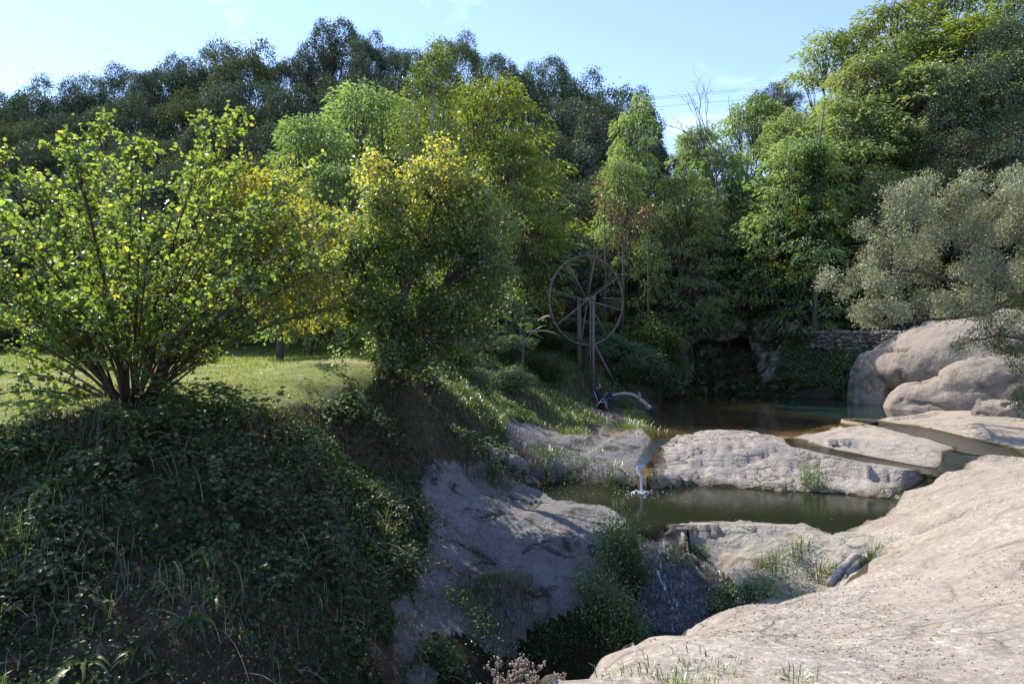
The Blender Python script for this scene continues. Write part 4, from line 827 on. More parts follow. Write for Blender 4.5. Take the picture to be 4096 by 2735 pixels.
def leafy_tree(name, base, label, cat, mat, bark, trunkpts, trunkr, blobs, nleaf, ls, shape='round', seed=1, cl=.16, top_yellow=None, twigs=0, updown=0., sidelimb=True, varm=.34):
    """tree with a drawn trunk and a crown gathered round given blob centres (x,y,z,radius, weight), local coordinates"""
    r = np.random.RandomState(seed); root = empty(name, base, label, cat); tr, lf = MB(), MB()
    for tp, rr_ in zip(trunkpts, trunkr): tr.tube(np.array(tp, float), np.interp(np.linspace(0, 1, len(tp)), np.linspace(0, 1, len(rr_)), rr_), 8)
    B = np.array(blobs, float); w = B[:, 4]*B[:, 3]**2; per = 8; nc = nleaf//per
    bi = r.choice(len(B), nc, p=w/w.sum()); dd = rdir(nc, r); rad_ = B[bi, 3]*r.uniform(.35, 1.05, nc)**.6
    pc = B[bi, :3]+dd*rad_[:, None]*np.array([1, 1, .9])
    allp = np.concatenate([np.array(t) for t in trunkpts])
    if sidelimb:
        for q in B:
            a = allp[np.argmin(np.linalg.norm(allp-q[:3]+np.array([0, 0, .4]), axis=1))]; limb(tr, a, q[:3]+r.randn(3)*.1, .035*q[3]+.012, .01, .12, 6, 5, r)
    for k in range(twigs):
        q = B[r.randint(len(B))]; d = rdir(1, r)[0]; limb(tr, q[:3]+d*q[3]*.2, q[:3]+d*q[3]*r.uniform(.8, 1.15), .010, .003, .1, 5, 3, r)
    n = nc*per; pl = np.repeat(pc, per, 0)+r.randn(n, 3)*cl; dl = np.repeat(dd, per, 0)
    D = nrm(dl*.5+r.randn(n, 3)*.7+[0, 0, -.25+updown]); N = nrm(r.randn(n, 3)*.5+dl*.2+[0, 0, 1.])
    var = np.clip(np.repeat(r.normal(varm, .12, nc), per)+.13*r.randn(n), 0, .78)
    if top_yellow:
        z0, z1, a = top_yellow; var = np.clip(var+a*sstep(z0, z1, pl[:, 2]+.5*fbm(pl[:, 0]*1.2, pl[:, 1]*1.2+pl[:, 2], 3))*r.rand(n), 0, 1)
    L = ls*r.uniform(.65, 1.3, n); leaves(lf, pl, D, N, L, L*(.85 if shape == 'round' else .5), var, shape, .14)
    lf.build('crown', M[mat], root); tr.build('trunk', M[bark], root, True)
    return root

# round tree (linden like) in the middle
b = P(388, 378, 16.8); b[2] = gz(b[0], b[1])-.2; px = 16.8/F0
def loc_px(u, v, dy=0): return [(u-388)*px, dy, (378-v)*px]
bl = []; rr = np.random.RandomState(8)
for u, v, rp in [(425,195,36),(455,190,34),(395,200,34),(478,215,34),(370,225,34),(345,245,30),(440,230,42),(400,245,42),(470,255,40),(492,262,26),(360,270,32),(335,275,26),(420,280,44),(460,300,38),(385,300,38),(490,290,22),(350,300,30),(405,330,36),(440,335,32),(375,335,26),(390,362,22),(330,258,22),(412,172,22),(440,168,20),(470,178,20),(475,320,22),(415,352,26),(325,290,22),(500,245,14)]:
    bl.append([*loc_px(u, v, rr.uniform(-.9, .9)), rp*px*.55, 1])
    for q in range(3): bl.append([*loc_px(u+rr.randn()*rp*.75, v+rr.randn()*rp*.62, rr.uniform(-1, 1)), rp*px*rr.uniform(.18, .42), 1])
leafy_tree('round_tree', b, 'dense round crowned tree with yellow top standing on the bank edge in the middle', 'tree', 'linden', 'bark',
    [[[0,0,-.3],[.05,0,.8],[.3,0,2.0],[.9,0,3.6],[1.2,0,4.5]],[[.05,0,.5],[-.3,.1,1.6],[-.6,0,3.0]],[[0,0,.4],[.5,-.1,1.4],[1.4,0,2.6]]], [[.17,.13,.07,.03]]*3, bl, 42000, .08, seed=12, cl=.14, top_yellow=(3.0, 5.6, .62), varm=.36, twigs=90)
# leaning fruit tree behind the hazel
b = P(150, 388, 13.6); b[2] = gz(b[0], b[1])-.2; px2 = 13.6/F0
lp = lambda u, v, dy=0: [(u-150)*px2, dy, (388-v)*px2]
bl = [[*lp(u, v, rr.uniform(-.7, .7)), r_*px2, 1] for u, v, r_ in [(262,210,36),(300,225,34),(240,195,34),(285,185,26),(310,250,30),(275,245,34),(255,270,30),(300,285,28),(325,215,22),(235,250,28),(225,225,26),(270,300,22),(315,300,20),(215,190,22),(322,270,20)]]
leafy_tree('fruit_tree', b, 'thin leaning tree with mossy bark and sparse yellow leaves right of the hazel', 'tree', 'orchard', 'bark',
    [[lp(150,392),lp(165,360),lp(185,330),lp(207,295),lp(222,268),lp(240,240),lp(262,220)],[lp(212,290),lp(250,270),lp(285,258),lp(310,245)],[lp(222,268),lp(232,240),lp(228,215),lp(245,190)],[lp(240,240),lp(270,225),lp(300,218),lp(325,205)]], [[.12,.09,.06,.04],[.05,.03,.012],[.05,.03,.012],[.045,.03,.012]], bl, 12000, .075, seed=21, cl=.16, varm=.5, twigs=150)
# slender poplar
b = P(431, 377, 18.8); b[2] = gz(b[0], b[1])-.2; px3 = 18.8/F0
lq = lambda u, v, dy=0: [(u-431)*px3, dy, (377-v)*px3]
bl = [[*lq(u, v, rr.uniform(-.5, .5)), r_*px3, w] for u, v, r_, w in [(434,35,7,1.4),(436,52,10,1.4),(420,62,10,1),(445,70,11,1),(432,80,12,1.2),(415,85,11,.9),(428,105,16,.8),(452,98,12,.8),(410,115,14,.7),(445,125,14,.7),(420,145,16,.6),(402,140,12,.6),(458,135,11,.5),(470,185,18,.6),(490,205,18,.7),(500,230,16,.7),(480,170,14,.5),(505,280,10,.8),(512,292,8,.8),(495,300,10,.6)]]
leafy_tree('poplar_tree', b, 'tall slender poplar with pale trunk rising above the round tree', 'tree', 'poplar', 'barkpale',
    [[lq(431,379),lq(432,330),lq(431,260),lq(430,200),lq(430,150),lq(433,100),lq(434,60),lq(434,30)],[lq(430,165),lq(418,120),lq(412,90)],[lq(431,140),lq(445,105),lq(450,80)],[lq(430,190),lq(412,160),lq(402,135)]], [[.17,.14,.11,.08,.05,.025,.01],[.04,.02,.008],[.04,.02,.008],[.04,.02,.008]], bl, 9500, .085, 'kite', seed=31, cl=.12, updown=.5, varm=.45, twigs=60)
# small tree at the end of the meadow
b = P(280, 352, 33); b[2] = gz(b[0], b[1])-.2; p4 = 33/F0
l4 = lambda u, v, dy=0: [(u-280)*p4, dy, (352-v)*p4]
leafy_tree('small_tree', b, 'small dark stemmed tree standing at the end of the meadow', 'tree', 'linden', 'bark', [[l4(280,354),l4(280,320),l4(282,290),l4(284,262)]], [[.2,.14,.08]],
    [[*l4(u, v, rr.uniform(-1, 1)), r_*p4, 1] for u, v, r_ in [(283,268,20),(268,278,18),(298,282,18),(285,250,16),(262,296,13),(304,300,13)]], 7000, .15, seed=41, cl=.2, varm=.4)
# grey green evergreen leaning in from the right
b = np.array(P(1085, 345, 27.5)); b[2] = gz(b[0], b[1])-.3
D5 = 26.5; p5 = D5/F0
def l5(u, v, dy=0): q = P(u, v, D5+dy); return list(q-b)
BL5 = [(935,195,26),(970,190,30),(1005,200,34),(910,215,24),(895,240,24),(930,235,30),(965,235,32),(870,262,20),(850,278,17),(838,292,13),(880,285,20),(905,270,24),(945,275,28),(985,270,30),(1015,250,30),(860,315,14),(875,325,15),(895,312,20),(920,305,22),(945,310,20),(970,305,22),(1000,300,22),(1040,290,36),(1045,230,36),(880,332,10),(862,330,10),(1050,180,30),(912,190,16),(985,325,12)]
leafy_tree('overhanging_tree', b, 'grey green evergreen tree leaning over the pool from the right edge', 'tree', 'greygreen', 'bark',
    [[l5(1085,345),l5(1050,322),l5(1012,295),l5(1002,270),l5(992,235),l5(985,205)],[l5(1010,290),l5(985,285),l5(950,280),l5(915,270),l5(880,272),l5(852,285)],[l5(1012,298),l5(990,312),l5(955,318),l5(915,320),l5(880,326)],[l5(1000,262),l5(970,240),l5(935,225),l5(905,215)],[l5(1016,305),l5(1040,270),l5(1050,220)]],
    [[.24,.18,.12,.05],[.13,.09,.05,.015],[.10,.07,.04,.012],[.10,.06,.03,.012],[.14,.08,.04]], [[*l5(u+rr.randn()*r_*.75, v-3-max(0, v-290)*.22+rr.randn()*r_*.32, rr.uniform(-1.6, 1.6)), r_*p5*rr.uniform(.30, .58), 1] for u, v, r_ in BL5 for q in range(4)], 60000, .10, 'kite', seed=51, cl=.12, updown=.2, varm=.45, twigs=240)
b = np.array(P(1062, 402, 24.5)); b[2] = gz(b[0], b[1])-.1; D6 = 24.5
l6 = lambda u, v, dy=0: list(P(u, v, D6+dy)-b)
leafy_tree('evergreen_shrub', b, 'green evergreen shrub hanging over the boulder at the right edge', 'shrub', 'bramble', 'bark', [[[0,0,-.2],l6(1050,360),l6(1028,340),l6(1000,335),l6(975,340)],[l6(1050,372),l6(1034,392),l6(1024,402)]], [[.07,.05,.02],[.04,.02,.01]],
    [[*l6(u, v, rr.uniform(-.5, .5)), r_*D6/F0, 1] for u, v, r_ in [(1000,322,16),(980,335,12),(963,344,9),(955,348,6),(1015,340,18),(1000,345,10),(1020,360,14),(1028,392,14),(1018,402,8),(1034,410,12),(1030,300,18)]], 11000, .07, 'kite', seed=61, cl=.10, updown=.1, varm=.45)
def dead_tree(u, v0, v1, d, label, seed, lean=0.):
    r = np.random.RandomState(seed); b = P(u, v0, d); zt = CZ-(v1-H0)/F0*d; zc = b[2]; b[2] = gz(b[0], b[1])-.2; root = empty('dead_tree', b, label, 'tree'); Hh = zt-zc; h0 = zc-b[2]
    mb = MB(); mb.tube([[0, 0, -.3], [.2, 0, h0*.5], [0, 0, h0]], [.15, .11, .08], 7); mb.build('trunk', M['greydead'], root, True); mb = MB()
    def br(p, dr, L, rad_, dep):
        n = 7; t = np.linspace(0, 1, n)[:, None]; c = r.randn(3)*.22; q = p+dr*L*t+c*L*t*t; q[1:] += r.randn(n-1, 3)*.025*L; mb.tube(q, np.linspace(rad_, rad_*.4, n), 4)
        if dep == 0: return
        for j in range(r.randint(2, 5)):
            s = q[r.randint(2, n)]; nd = nrm(dr+r.randn(3)*np.array([.7, .5, .3])+[0, 0, .12]); br(s, nd, L*r.uniform(.3, .6), rad_*.5, dep-1)
    for dx in (-.7, -.3, .05, .3, .65): br(np.array([dx*.2, 0, h0*r.uniform(.9, 1.)]), nrm(np.array([dx+lean, r.uniform(-.3, .3), 1.1])), Hh*r.uniform(.6, .95), .055, 3)
    mb.build('branches', M['greydead'], root)
dead_tree(716, 172, 78, 48, 'bare grey dead tree sticking up into the skyline dip', 3)
dead_tree(728, 262, 178, 47.8, 'grey dead tangle of branches right of the wheel, below the bare tree', 9, -.8)
# ivy clad trunk on the right slope
b = P(815, 215, 43); zi = b[2]; b[2] = gz(b[0], b[1])-.2; zi -= b[2]
leafy_tree('ivy_clad_tree', b, 'dead trunk wrapped in bright ivy among the locusts on the right slope', 'tree', 'ivylight', 'bark', [[[0,0,-.3],[0,0,zi*.5],[.1,0,zi+3],[.6,0,zi+7]]], [[.22,.18,.10,.03]], [[rr.uniform(-.15, .15),0,zi+z,rr.uniform(.35, .75),1] for z in np.arange(-2.5, 4.4, .5)], 3600, .16, seed=71, cl=.14, sidelimb=False)
for k, (u, v, d, bl, lb) in enumerate([(604,300,41,[(601,180,5),(604,190,5),(600,198,4),(606,207,5),(603,216,4),(598,208,3)],'reddish autumn tree above the wheel, upper left one'),(622,300,40.5,[(613,208,5),(619,215,5),(626,222,5),(617,224,4),(630,230,4),(622,238,4)],'reddish autumn tree right of the wheel top'),(647,300,40,[(645,214,4),(640,219,4),(649,209,3)],'small reddish autumn tree right of the other two')]):
    b = P(u, v, d); b[2] = gz(b[0], b[1])-.2; kx = d/F0
    leafy_tree('smoke_tree', b, lb, 'tree', 'redleaf', 'bark', [[[0,0,-.3],[.1,0,(CZ-(230-H0)*kx-b[2])*.6],[0,0,CZ-(215-H0)*kx-b[2]]]], [[.09,.06,.02]], [[*(P(a, c, d)-b), r_*kx, 1] for a, c, r_ in bl], 420, .16, 'kite', seed=80+k, cl=.28, varm=.4)

# tree of heaven with long feather leaves
def feather_tree(name, u, v, d, label, n, Lf, mat, seed, hgt):
    r = np.random.RandomState(seed); b = P(u, v, d); b[2] = gz(b[0], b[1])-.2; root = empty(name, b, label, 'tree'); tr, lf = MB(), MB()
    top = CZ-(v-H0)/F0*d-b[2]
    tr.tube([[0,0,-.3],[.1,0,top*.5],[0,0,top]], [.09,.06,.03], 6)
    for k in range(n):
        a = r.uniform(0, 2*np.pi); z = top+r.uniform(-hgt, .2); e = r.uniform(.1, 1.0); L = Lf*r.uniform(.7, 1.2); t = np.linspace(0, 1, 12)[:, None]
        s0 = np.array([0, 0, z])+np.array([math.cos(a), math.sin(a), 0])*r.uniform(0, .9); dr = np.array([math.cos(a)*math.cos(e), math.sin(a)*math.cos(e), math.sin(e)])
        p = s0+dr*L*t+np.array([0, 0, -.45*L])*t*t; tr.tube(p[::3], .008, 3, False)
        if r.rand() < .6: limb(tr, [0, 0, z-.6], s0, .03, .012, .05, 5, 4, r)
        sd_ = nrm(np.cross(dr, [0, 0, 1.])); up = np.cross(sd_, dr)
        for sg in (-1, 1):
            P0 = p[1:]; D = nrm(sd_*sg+dr*.35+[0, 0, -.25]); leaves(lf, P0, np.repeat(D[None], 11, 0), np.repeat(up[None], 11, 0), .22*L*np.sin(np.linspace(.5, 2.9, 11)), .075*L, np.clip(r.normal(.45, .15, 11), 0, 1), 'kite')
    lf.build('crown', M[mat], root); tr.build('trunk', M['bark'], root)
feather_tree('feather_leaf_tree', 548, 200, 39, 'tree with long feather shaped leaves left above the wheel', 90, 1.5, 'robiniablue', 2, 4.2)
feather_tree('feather_leaf_tree', 528, 258, 37, 'shaded young tree with feather leaves left of the wheel', 34, 1.1, 'shadeleaf', 5, 2.2)
feather_tree('feather_leaf_tree', 521, 322, 28, 'young feather leaved sapling on the slope left of the wheel', 16, .9, 'bramble', 6, .7)

# ------------------------------------------------------------------ ground cover
def normals(x, y):
    e = .12; n = np.stack([-(Z(x+e, y)-Z(x-e, y))/(2*e), -(Z(x, y+e)-Z(x, y-e))/(2*e), np.ones_like(x)], -1); return nrm(n)
def spread(n, box, ks, keep=None, zmin=-9):
    x = rng.uniform(box[0], box[1], n); y = rng.uniform(box[2], box[3], n); z, k = Z(x, y, True, True)
    m = np.isin(k, ks) & (z > zmin)
    if keep is not None: m &= rng.rand(n) < np.clip(keep(x, y, z), 0, 1)
    x, y, z = x[m], y[m], z[m]; return np.stack([x, y, z], 1), normals(x, y)
def cover(name, label, cat, sets, mat, parent=None):
    mb = MB()
    for (p, n, kind, ls, hmax, shape) in sets:
        m = len(p)
        if kind == 'leaf':
            hum = np.clip(fbm(p[:, 0]*1.6, p[:, 1]*1.6, 3)+.25, 0, 1)
            q = p+n*(hmax*hum*rng.uniform(.1, 1, m)+.02)[:, None]
            D = nrm(rng.randn(m, 3)*.7+n*.1+[0, -.25, -.4]); N = nrm(n*.8+rng.randn(m, 3)*.45+[0, 0, .4])
            L = ls*rng.uniform(.55, 1.3, m)*(1+.45*fbm(p[:, 0]*.6+40, p[:, 1]*.6, 2)); leaves(mb, q, D, N, L, L*.85, np.clip(.42+.25*fbm(p[:, 0]*.8+9, p[:, 1]*.8, 2)+.2*rng.randn(m), 0, 1), shape, .12)
        else:
            h = ls*rng.uniform(.5, 1.35, m)*(1+.6*fbm(p[:, 0]*.9, p[:, 1]*.9, 2)); blades(mb, p-[0, 0, .02], rng.uniform(0, 6.28, m), h, hmax, rng.uniform(.25, 1.0, m), np.clip(.45+.3*fbm(p[:, 0]*.5, p[:, 1]*.5+7, 2)+.2*rng.randn(m), 0, 1))
    o = mb.build(name, M[mat], parent); return tag(o, label, cat, None, 'stuff')
nz_ = lambda f, o: (lambda x, y, z: .5+1.6*fbm(x*f+o, y*f-o, 3))
gorge = lambda x, y, z: (z > -1.9)*1.
# left bank
A1 = spread(72000, (-9.5, .6, 4.5, 13.5), [0, 4], lambda x, y, z: (z > -1.9)*(.30+.75*fbm(x*.55, y*.55, 3)+.35)*np.where((x > -1.8) & (y > 9), .30, 1)*(sdf(C_GREY, x, y)+1.1*fbm(x*1.3+4, y*1.3, 3) > .05))
A2 = spread(60000, (-9, 1.6, 12, 20), [0], lambda x, y, z: .5+fbm(x*.7, y*.7, 3))
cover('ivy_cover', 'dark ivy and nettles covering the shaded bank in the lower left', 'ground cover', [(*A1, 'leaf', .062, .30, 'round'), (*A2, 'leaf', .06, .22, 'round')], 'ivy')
B1 = spread(24000, (-9.5, .4, 4.5, 13.5), [0], lambda x, y, z: (z > -1.7)*sstep(-.05, .45, fbm(x*.8+5, y*.8, 3))*.9)
B2 = spread(12000, (-8, 1.6, 12, 20), [0], lambda x, y, z: sstep(.0, .4, fbm(x*.8+5, y*.8, 3)))
cover('bramble_cover', 'paler bramble leaves scattered over the left bank', 'ground cover', [(*B1, 'leaf', .062, .55, 'round'), (*B2, 'leaf', .055, .35, 'round')], 'bramble')
C1 = spread(44000, (-9.5, .6, 4.5, 13.5), [0, 4], lambda x, y, z: (z > -1.8)*(sstep(.02, .4, fbm(x*.9+51, y*.9, 3))+.5*sstep(8.6, 7., y)))
cover('nettle_cover', 'mid green nettles and small herbs in patches on the left bank', 'ground cover', [(*C1, 'leaf', .042, .5, 'kite')], 'herb')
D0 = spread(9000, (-9, .4, 4.5, 12.5), [0, 4], lambda x, y, z: (z > -1.8)*sstep(-.1, .35, fbm(x*.6+71, y*.6, 3)))
cover('bank_blades', 'long thin grass hanging between the ivy', 'grass', [(*D0, 'blade', .45, .008, 0)], 'grass')
D1 = spread(40000, (-8.5, .4, 4.5, 13), [0, 4], lambda x, y, z: (z > -1.9)*(sstep(.0, .35, fbm(x*.5+21, y*.5, 3))+.45*sstep(-5, -2, x)*sstep(9.5, 7.5, y)))
D2 = spread(20000, (-7, 2, 12, 21), [0], lambda x, y, z: sstep(-.25, .3, fbm(x*.7+21, y*.7, 3)))
D3 = spread(14000, (-3.4, .6, 15, 22), [0], lambda x, y, z: sstep(.8, 0, np.abs(sdf(C_RIDGE, x, y))))
cover('dry_grass', 'dry hanging grass on the left bank and the sunlit ridge', 'grass', [(*D1, 'blade', .30, .010, 0), (*D2, 'blade', .22, .012, 0), (*D3, 'blade', .16, .012, 0)], 'drygrass')
E1 = spread(26000, (-7, 2, 11.5, 21.5), [0], lambda x, y, z: sstep(-.2, .35, fbm(x*.6+2, y*.6+8, 3)))
E2 = spread(170000, (-4.5, 9.5, 19, 42), [0, 11, 10], lambda x, y, z: ((x < 5.8) | (y > 38))*(sdf(C_PATH, x, y) > .15)*(np.hypot((x-4.4)/1.2, (y-31)/1.6) > 1)*sstep(-.7, 0, fbm(x*.45+2, y*.45+8, 3))*(z < 5))
E3 = spread(9000, (-2, 5, 19, 26), [2], lambda x, y, z: sstep(.12, .35, fbm(x*.8+2, y*.8+8, 3))*sstep(-.7, -.1, z))
cover('bank_grass', 'green grass on the slope below the wheel and round the man', 'grass', [(*E1, 'blade', .20, .014, 0), (*E2, 'blade', .26, .016, 0), (*E3, 'blade', .14, .018, 0)], 'grass')
F1 = spread(95000, (-4.5, 12, 20, 45), [0, 11], lambda x, y, z: (sdf(C_PATH, x, y) > .3)*((x < 5.4) | (y > 38))*sstep(-.15, .25, fbm(x*.5+31, y*.5+8, 3))*(z < 6.5))
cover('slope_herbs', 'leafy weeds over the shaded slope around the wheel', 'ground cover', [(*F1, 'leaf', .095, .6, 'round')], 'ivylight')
H1 = spread(100000, (-20, -1, 10, 26), [1], lambda x, y, z: .06+sstep(-.25, .25, fbm(x*.75, y*.75, 3)))
H2 = spread(50000, (-34, 0, 24, 52), [1], lambda x, y, z: .7+0*x)
cover('meadow_grass', 'short sunlit meadow grass', 'grass', [(*H1, 'blade', .085, .010, 0), (*H2, 'blade', .16, .028, 0)], 'meadowgrass')
H3 = spread(16000, (-12, 0, 9, 19), [0, 1], lambda x, y, z: sstep(.45, .0, np.abs(sdf(C_MEAD, x, y)-.1))*.7*sstep(-.2, .3, fbm(x*1.1, y*1.1, 2)))
cover('edge_grass', 'tufty grass along the edge of the meadow', 'grass', [(*H3, 'blade', .11, .011, 0)], 'meadowgrass')
HF = spread(60000, (-60, 45, 42, 75), [11], None)
cover('forest_undergrowth', 'dark undergrowth on the forest floor', 'ground cover', [(*HF, 'leaf', .42, 1.1, 'round')], 'ivy')
RB = spread(16000, (15, 40, 33, 46), [0, 11, 7], lambda x, y, z: (z > 2.6)*1.)
cover('slope_ivy', 'dark ivy on the ground under the trees behind the stone wall', 'ground cover', [(*RB, 'leaf', .22, .5, 'round')], 'ivy')
mb = MB(); ps = spread(1500, (-9, .2, 4.8, 13), [0, 4], lambda x, y, z: (z > -1.7)*.5)[0]
for p in ps[:420]:
    L_ = rng.uniform(.3, 1.0); d_ = nrm(np.array([rng.randn()*.7, -abs(rng.randn())*.5, rng.uniform(.1, .9)])); t_ = np.linspace(0, 1, 6)[:, None]; q_ = p+d_*L_*t_+np.array([0, -.15, -.75*L_])*t_*t_*rng.uniform(.6, 1.3); mb.tube(q_, .004, 3, False)
tag(mb.build('dry_stems', M['dryplant']), 'thin dead stems tangled over the shaded bank', 'dry plant', None, 'stuff')
lx = spread(1500, (-16, -2, 11, 30), [1], None)[0]; n = len(lx); mb = MB(); leaves(mb, lx+[0, 0, .03], np.stack([rng.randn(n), rng.randn(n), .2*rng.randn(n)], 1), np.stack([rng.randn(n)*.3, rng.randn(n)*.3, np.ones(n)], 1), .09*rng.uniform(.5, 1.3, n), .06, rng.rand(n), 'kite', .3)
tag(mb.build('lawn_leaves', M['litter']), 'fallen leaves scattered over the meadow', 'leaves', None, 'stuff')
# ivy curtain hung on the cliff
def ivy_curtain(name, label, u0, u1, v0, n, mat, ls, dens):
    mb = MB(); nu, nv = CLV.shape[:2]; ok = np.where((CLU > u0) & (CLU < u1))[0]
    iu = ok[rng.randint(0, len(ok), n)]; iv = (rng.rand(n)**.8*nv).astype(int)
    p = CLV[iu, iv]; keep = (rng.rand(n) < dens(CLU[iu], CLVv[iu, iv])) & (CLSD[iu, iv] > 2) & (CLVv[iu, iv] > v0)
    p, iu, iv = p[keep], iu[keep], iv[keep]; n = len(p); nn = np.column_stack([CLN[iu], np.full(n, .15)])
    bulge = np.clip(.35+fbm(CLU[iu]*.07, p[:, 2]*1.1, 3), .05, 1.2)
    q = p+nn*(.55*bulge*rng.uniform(.3, 1, n)+.05)[:, None]+rng.randn(n, 3)*.07
    D = nrm(rng.randn(n, 3)*.45+nn*.35+[0, 0, -.8]); N = nrm(nn*.7+rng.randn(n, 3)*.4+[0, 0, .55])
    L = ls*rng.uniform(.6, 1.3, n); leaves(mb, q, D, N, L, L*.9, np.clip(.40+.35*fbm(CLU[iu]*.05+3, p[:, 2]*.7, 3)+.18*rng.randn(n), 0, 1), 'round', .12)
    o = mb.build(name, M[mat]); return tag(o, label, 'ivy')
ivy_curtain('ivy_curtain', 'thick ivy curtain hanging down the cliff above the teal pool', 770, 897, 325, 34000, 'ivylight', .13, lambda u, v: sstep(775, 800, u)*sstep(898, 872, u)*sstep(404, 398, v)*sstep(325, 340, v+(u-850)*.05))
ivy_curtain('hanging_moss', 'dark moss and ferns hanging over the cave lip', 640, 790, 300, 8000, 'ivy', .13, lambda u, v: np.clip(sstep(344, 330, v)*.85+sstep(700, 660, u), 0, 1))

# ------------------------------------------------------------------ single plants
def tuft(u, v, label, n=70, h=.35, w=.014, spread_=.16, mat='grass', name='grass_tuft', cat='grass', group=None, bend=(.3, 1.0), at=None):
    b = hit(u, v) if at is None else at
    mb = MB(); p = rng.randn(n, 3)*spread_*.5; p[:, 2] = 0
    p[:, 2] = Z(b[0]+p[:, 0], b[1]+p[:, 1])-b[2]-.03; p[:, 2] = np.clip(p[:, 2], -.5, .3)
    blades(mb, p, np.arctan2(p[:, 1], p[:, 0])+rng.randn(n)*.7, h*rng.uniform(.5, 1.25, n), w, rng.uniform(*bend, n), np.clip(.45+.22*rng.randn(n), 0, 1))
    o = mb.build(name, M[mat], None, loc=b); return tag(o, label, cat, group, 'stuff' if n >= 20 else None)
for u, v, n, h, w, sp, mt, lb in [
 (611,482,150,.42,.016,.55,'grass','dark grass clump left of the small waterfall'),(655,478,60,.26,.014,.2,'grass','small grass clump right of the small waterfall'),(545,455,110,.42,.016,.6,'grass','grass clump on the end of the ridge above the rock shelf'),
 (530,470,120,.5,.014,.5,'drygrass','dry grass hanging at the end of the ridge'),(520,452,110,.5,.014,.6,'drygrass','dry grass hummock on the ridge top'),(490,476,110,.36,.014,.7,'grass','green grass tuft above the grey rock rim, left one'),(478,466,110,.36,.014,.7,'grass','green grass tuft under the ridge, above the left one'),
 (625,426,700,.40,.013,1.1,'grass','big grass hummock below the reading man beside the water'),(640,420,420,.38,.013,.8,'grass','grass hummock between the reading man and the fallen log'),(588,418,420,.38,.013,.8,'grass','grass hummock left of the worn path'),(565,410,420,.40,.013,.9,'grass','grass hummock further up the slope left of the path'),(572,433,320,.30,.013,.7,'grass','low grass patch on the rock shelf left of the path'),
 (630,403,300,.30,.013,.7,'grass','sunlit grass beside the fallen log'),(495,580,70,.34,.010,.22,'grass','grass tuft growing on the grey rock face, upper one'),(468,598,80,.38,.010,.26,'grass','grass tuft on the left part of the grey rock face, lower one'),(480,552,60,.20,.010,.25,'herb','small dark weed on the grey rock face'),
 (853,571,150,.30,.011,.22,'grass','glossy green sedge beside the driftwood logs'),(620,640,180,.75,.013,.35,'grass','long drooping sedge left of the cascade bottom'),(582,628,90,.45,.010,.25,'grass','long drooping sedge at the edge of the grey rock face'),
 (650,676,50,.12,.007,.22,'grass','short grass tuft at the left end of the foreground slab'),(700,671,60,.10,.006,.25,'grass','second short grass tuft on the foreground slab edge'),(725,668,40,.08,.006,.2,'grass','third tiny grass tuft on the foreground slab'),(795,680,40,.11,.006,.12,'grass','thin grass tuft at the bottom edge of the foreground slab'),(670,681,46,.11,.006,.12,'grass','grass tuft at the very bottom of the slab, left of the thin one'),
 (905,489,110,.16,.011,.55,'herb','low green weeds at the right tip of the rock dome'),(887,494,110,.15,.011,.5,'herb','low green weeds along the pool at the right end of the rock dome'),(875,517,30,.26,.008,.12,'herb','small upright weed by the right shore of the lower pool'),(950,476,70,.07,.010,.5,'herb','bright moss strip by the trickle at the right'),
 (690,480,24,.14,.010,.2,'herb','tiny weed at the foot of the rock dome'),(832,489,36,.10,.010,.25,'herb','small green cushion on the rock dome near the water'),(930,405,60,.35,.016,.25,'herb','green fern tuft at the foot of the boulder beside the teal pool')]:
    tuft(u, v, lb, n, h, w, sp, mt, at=np.array([(868-W0)/F0*11.6, 11.6, gz((868-W0)/F0*11.6, 11.6)]) if u == 853 else None)
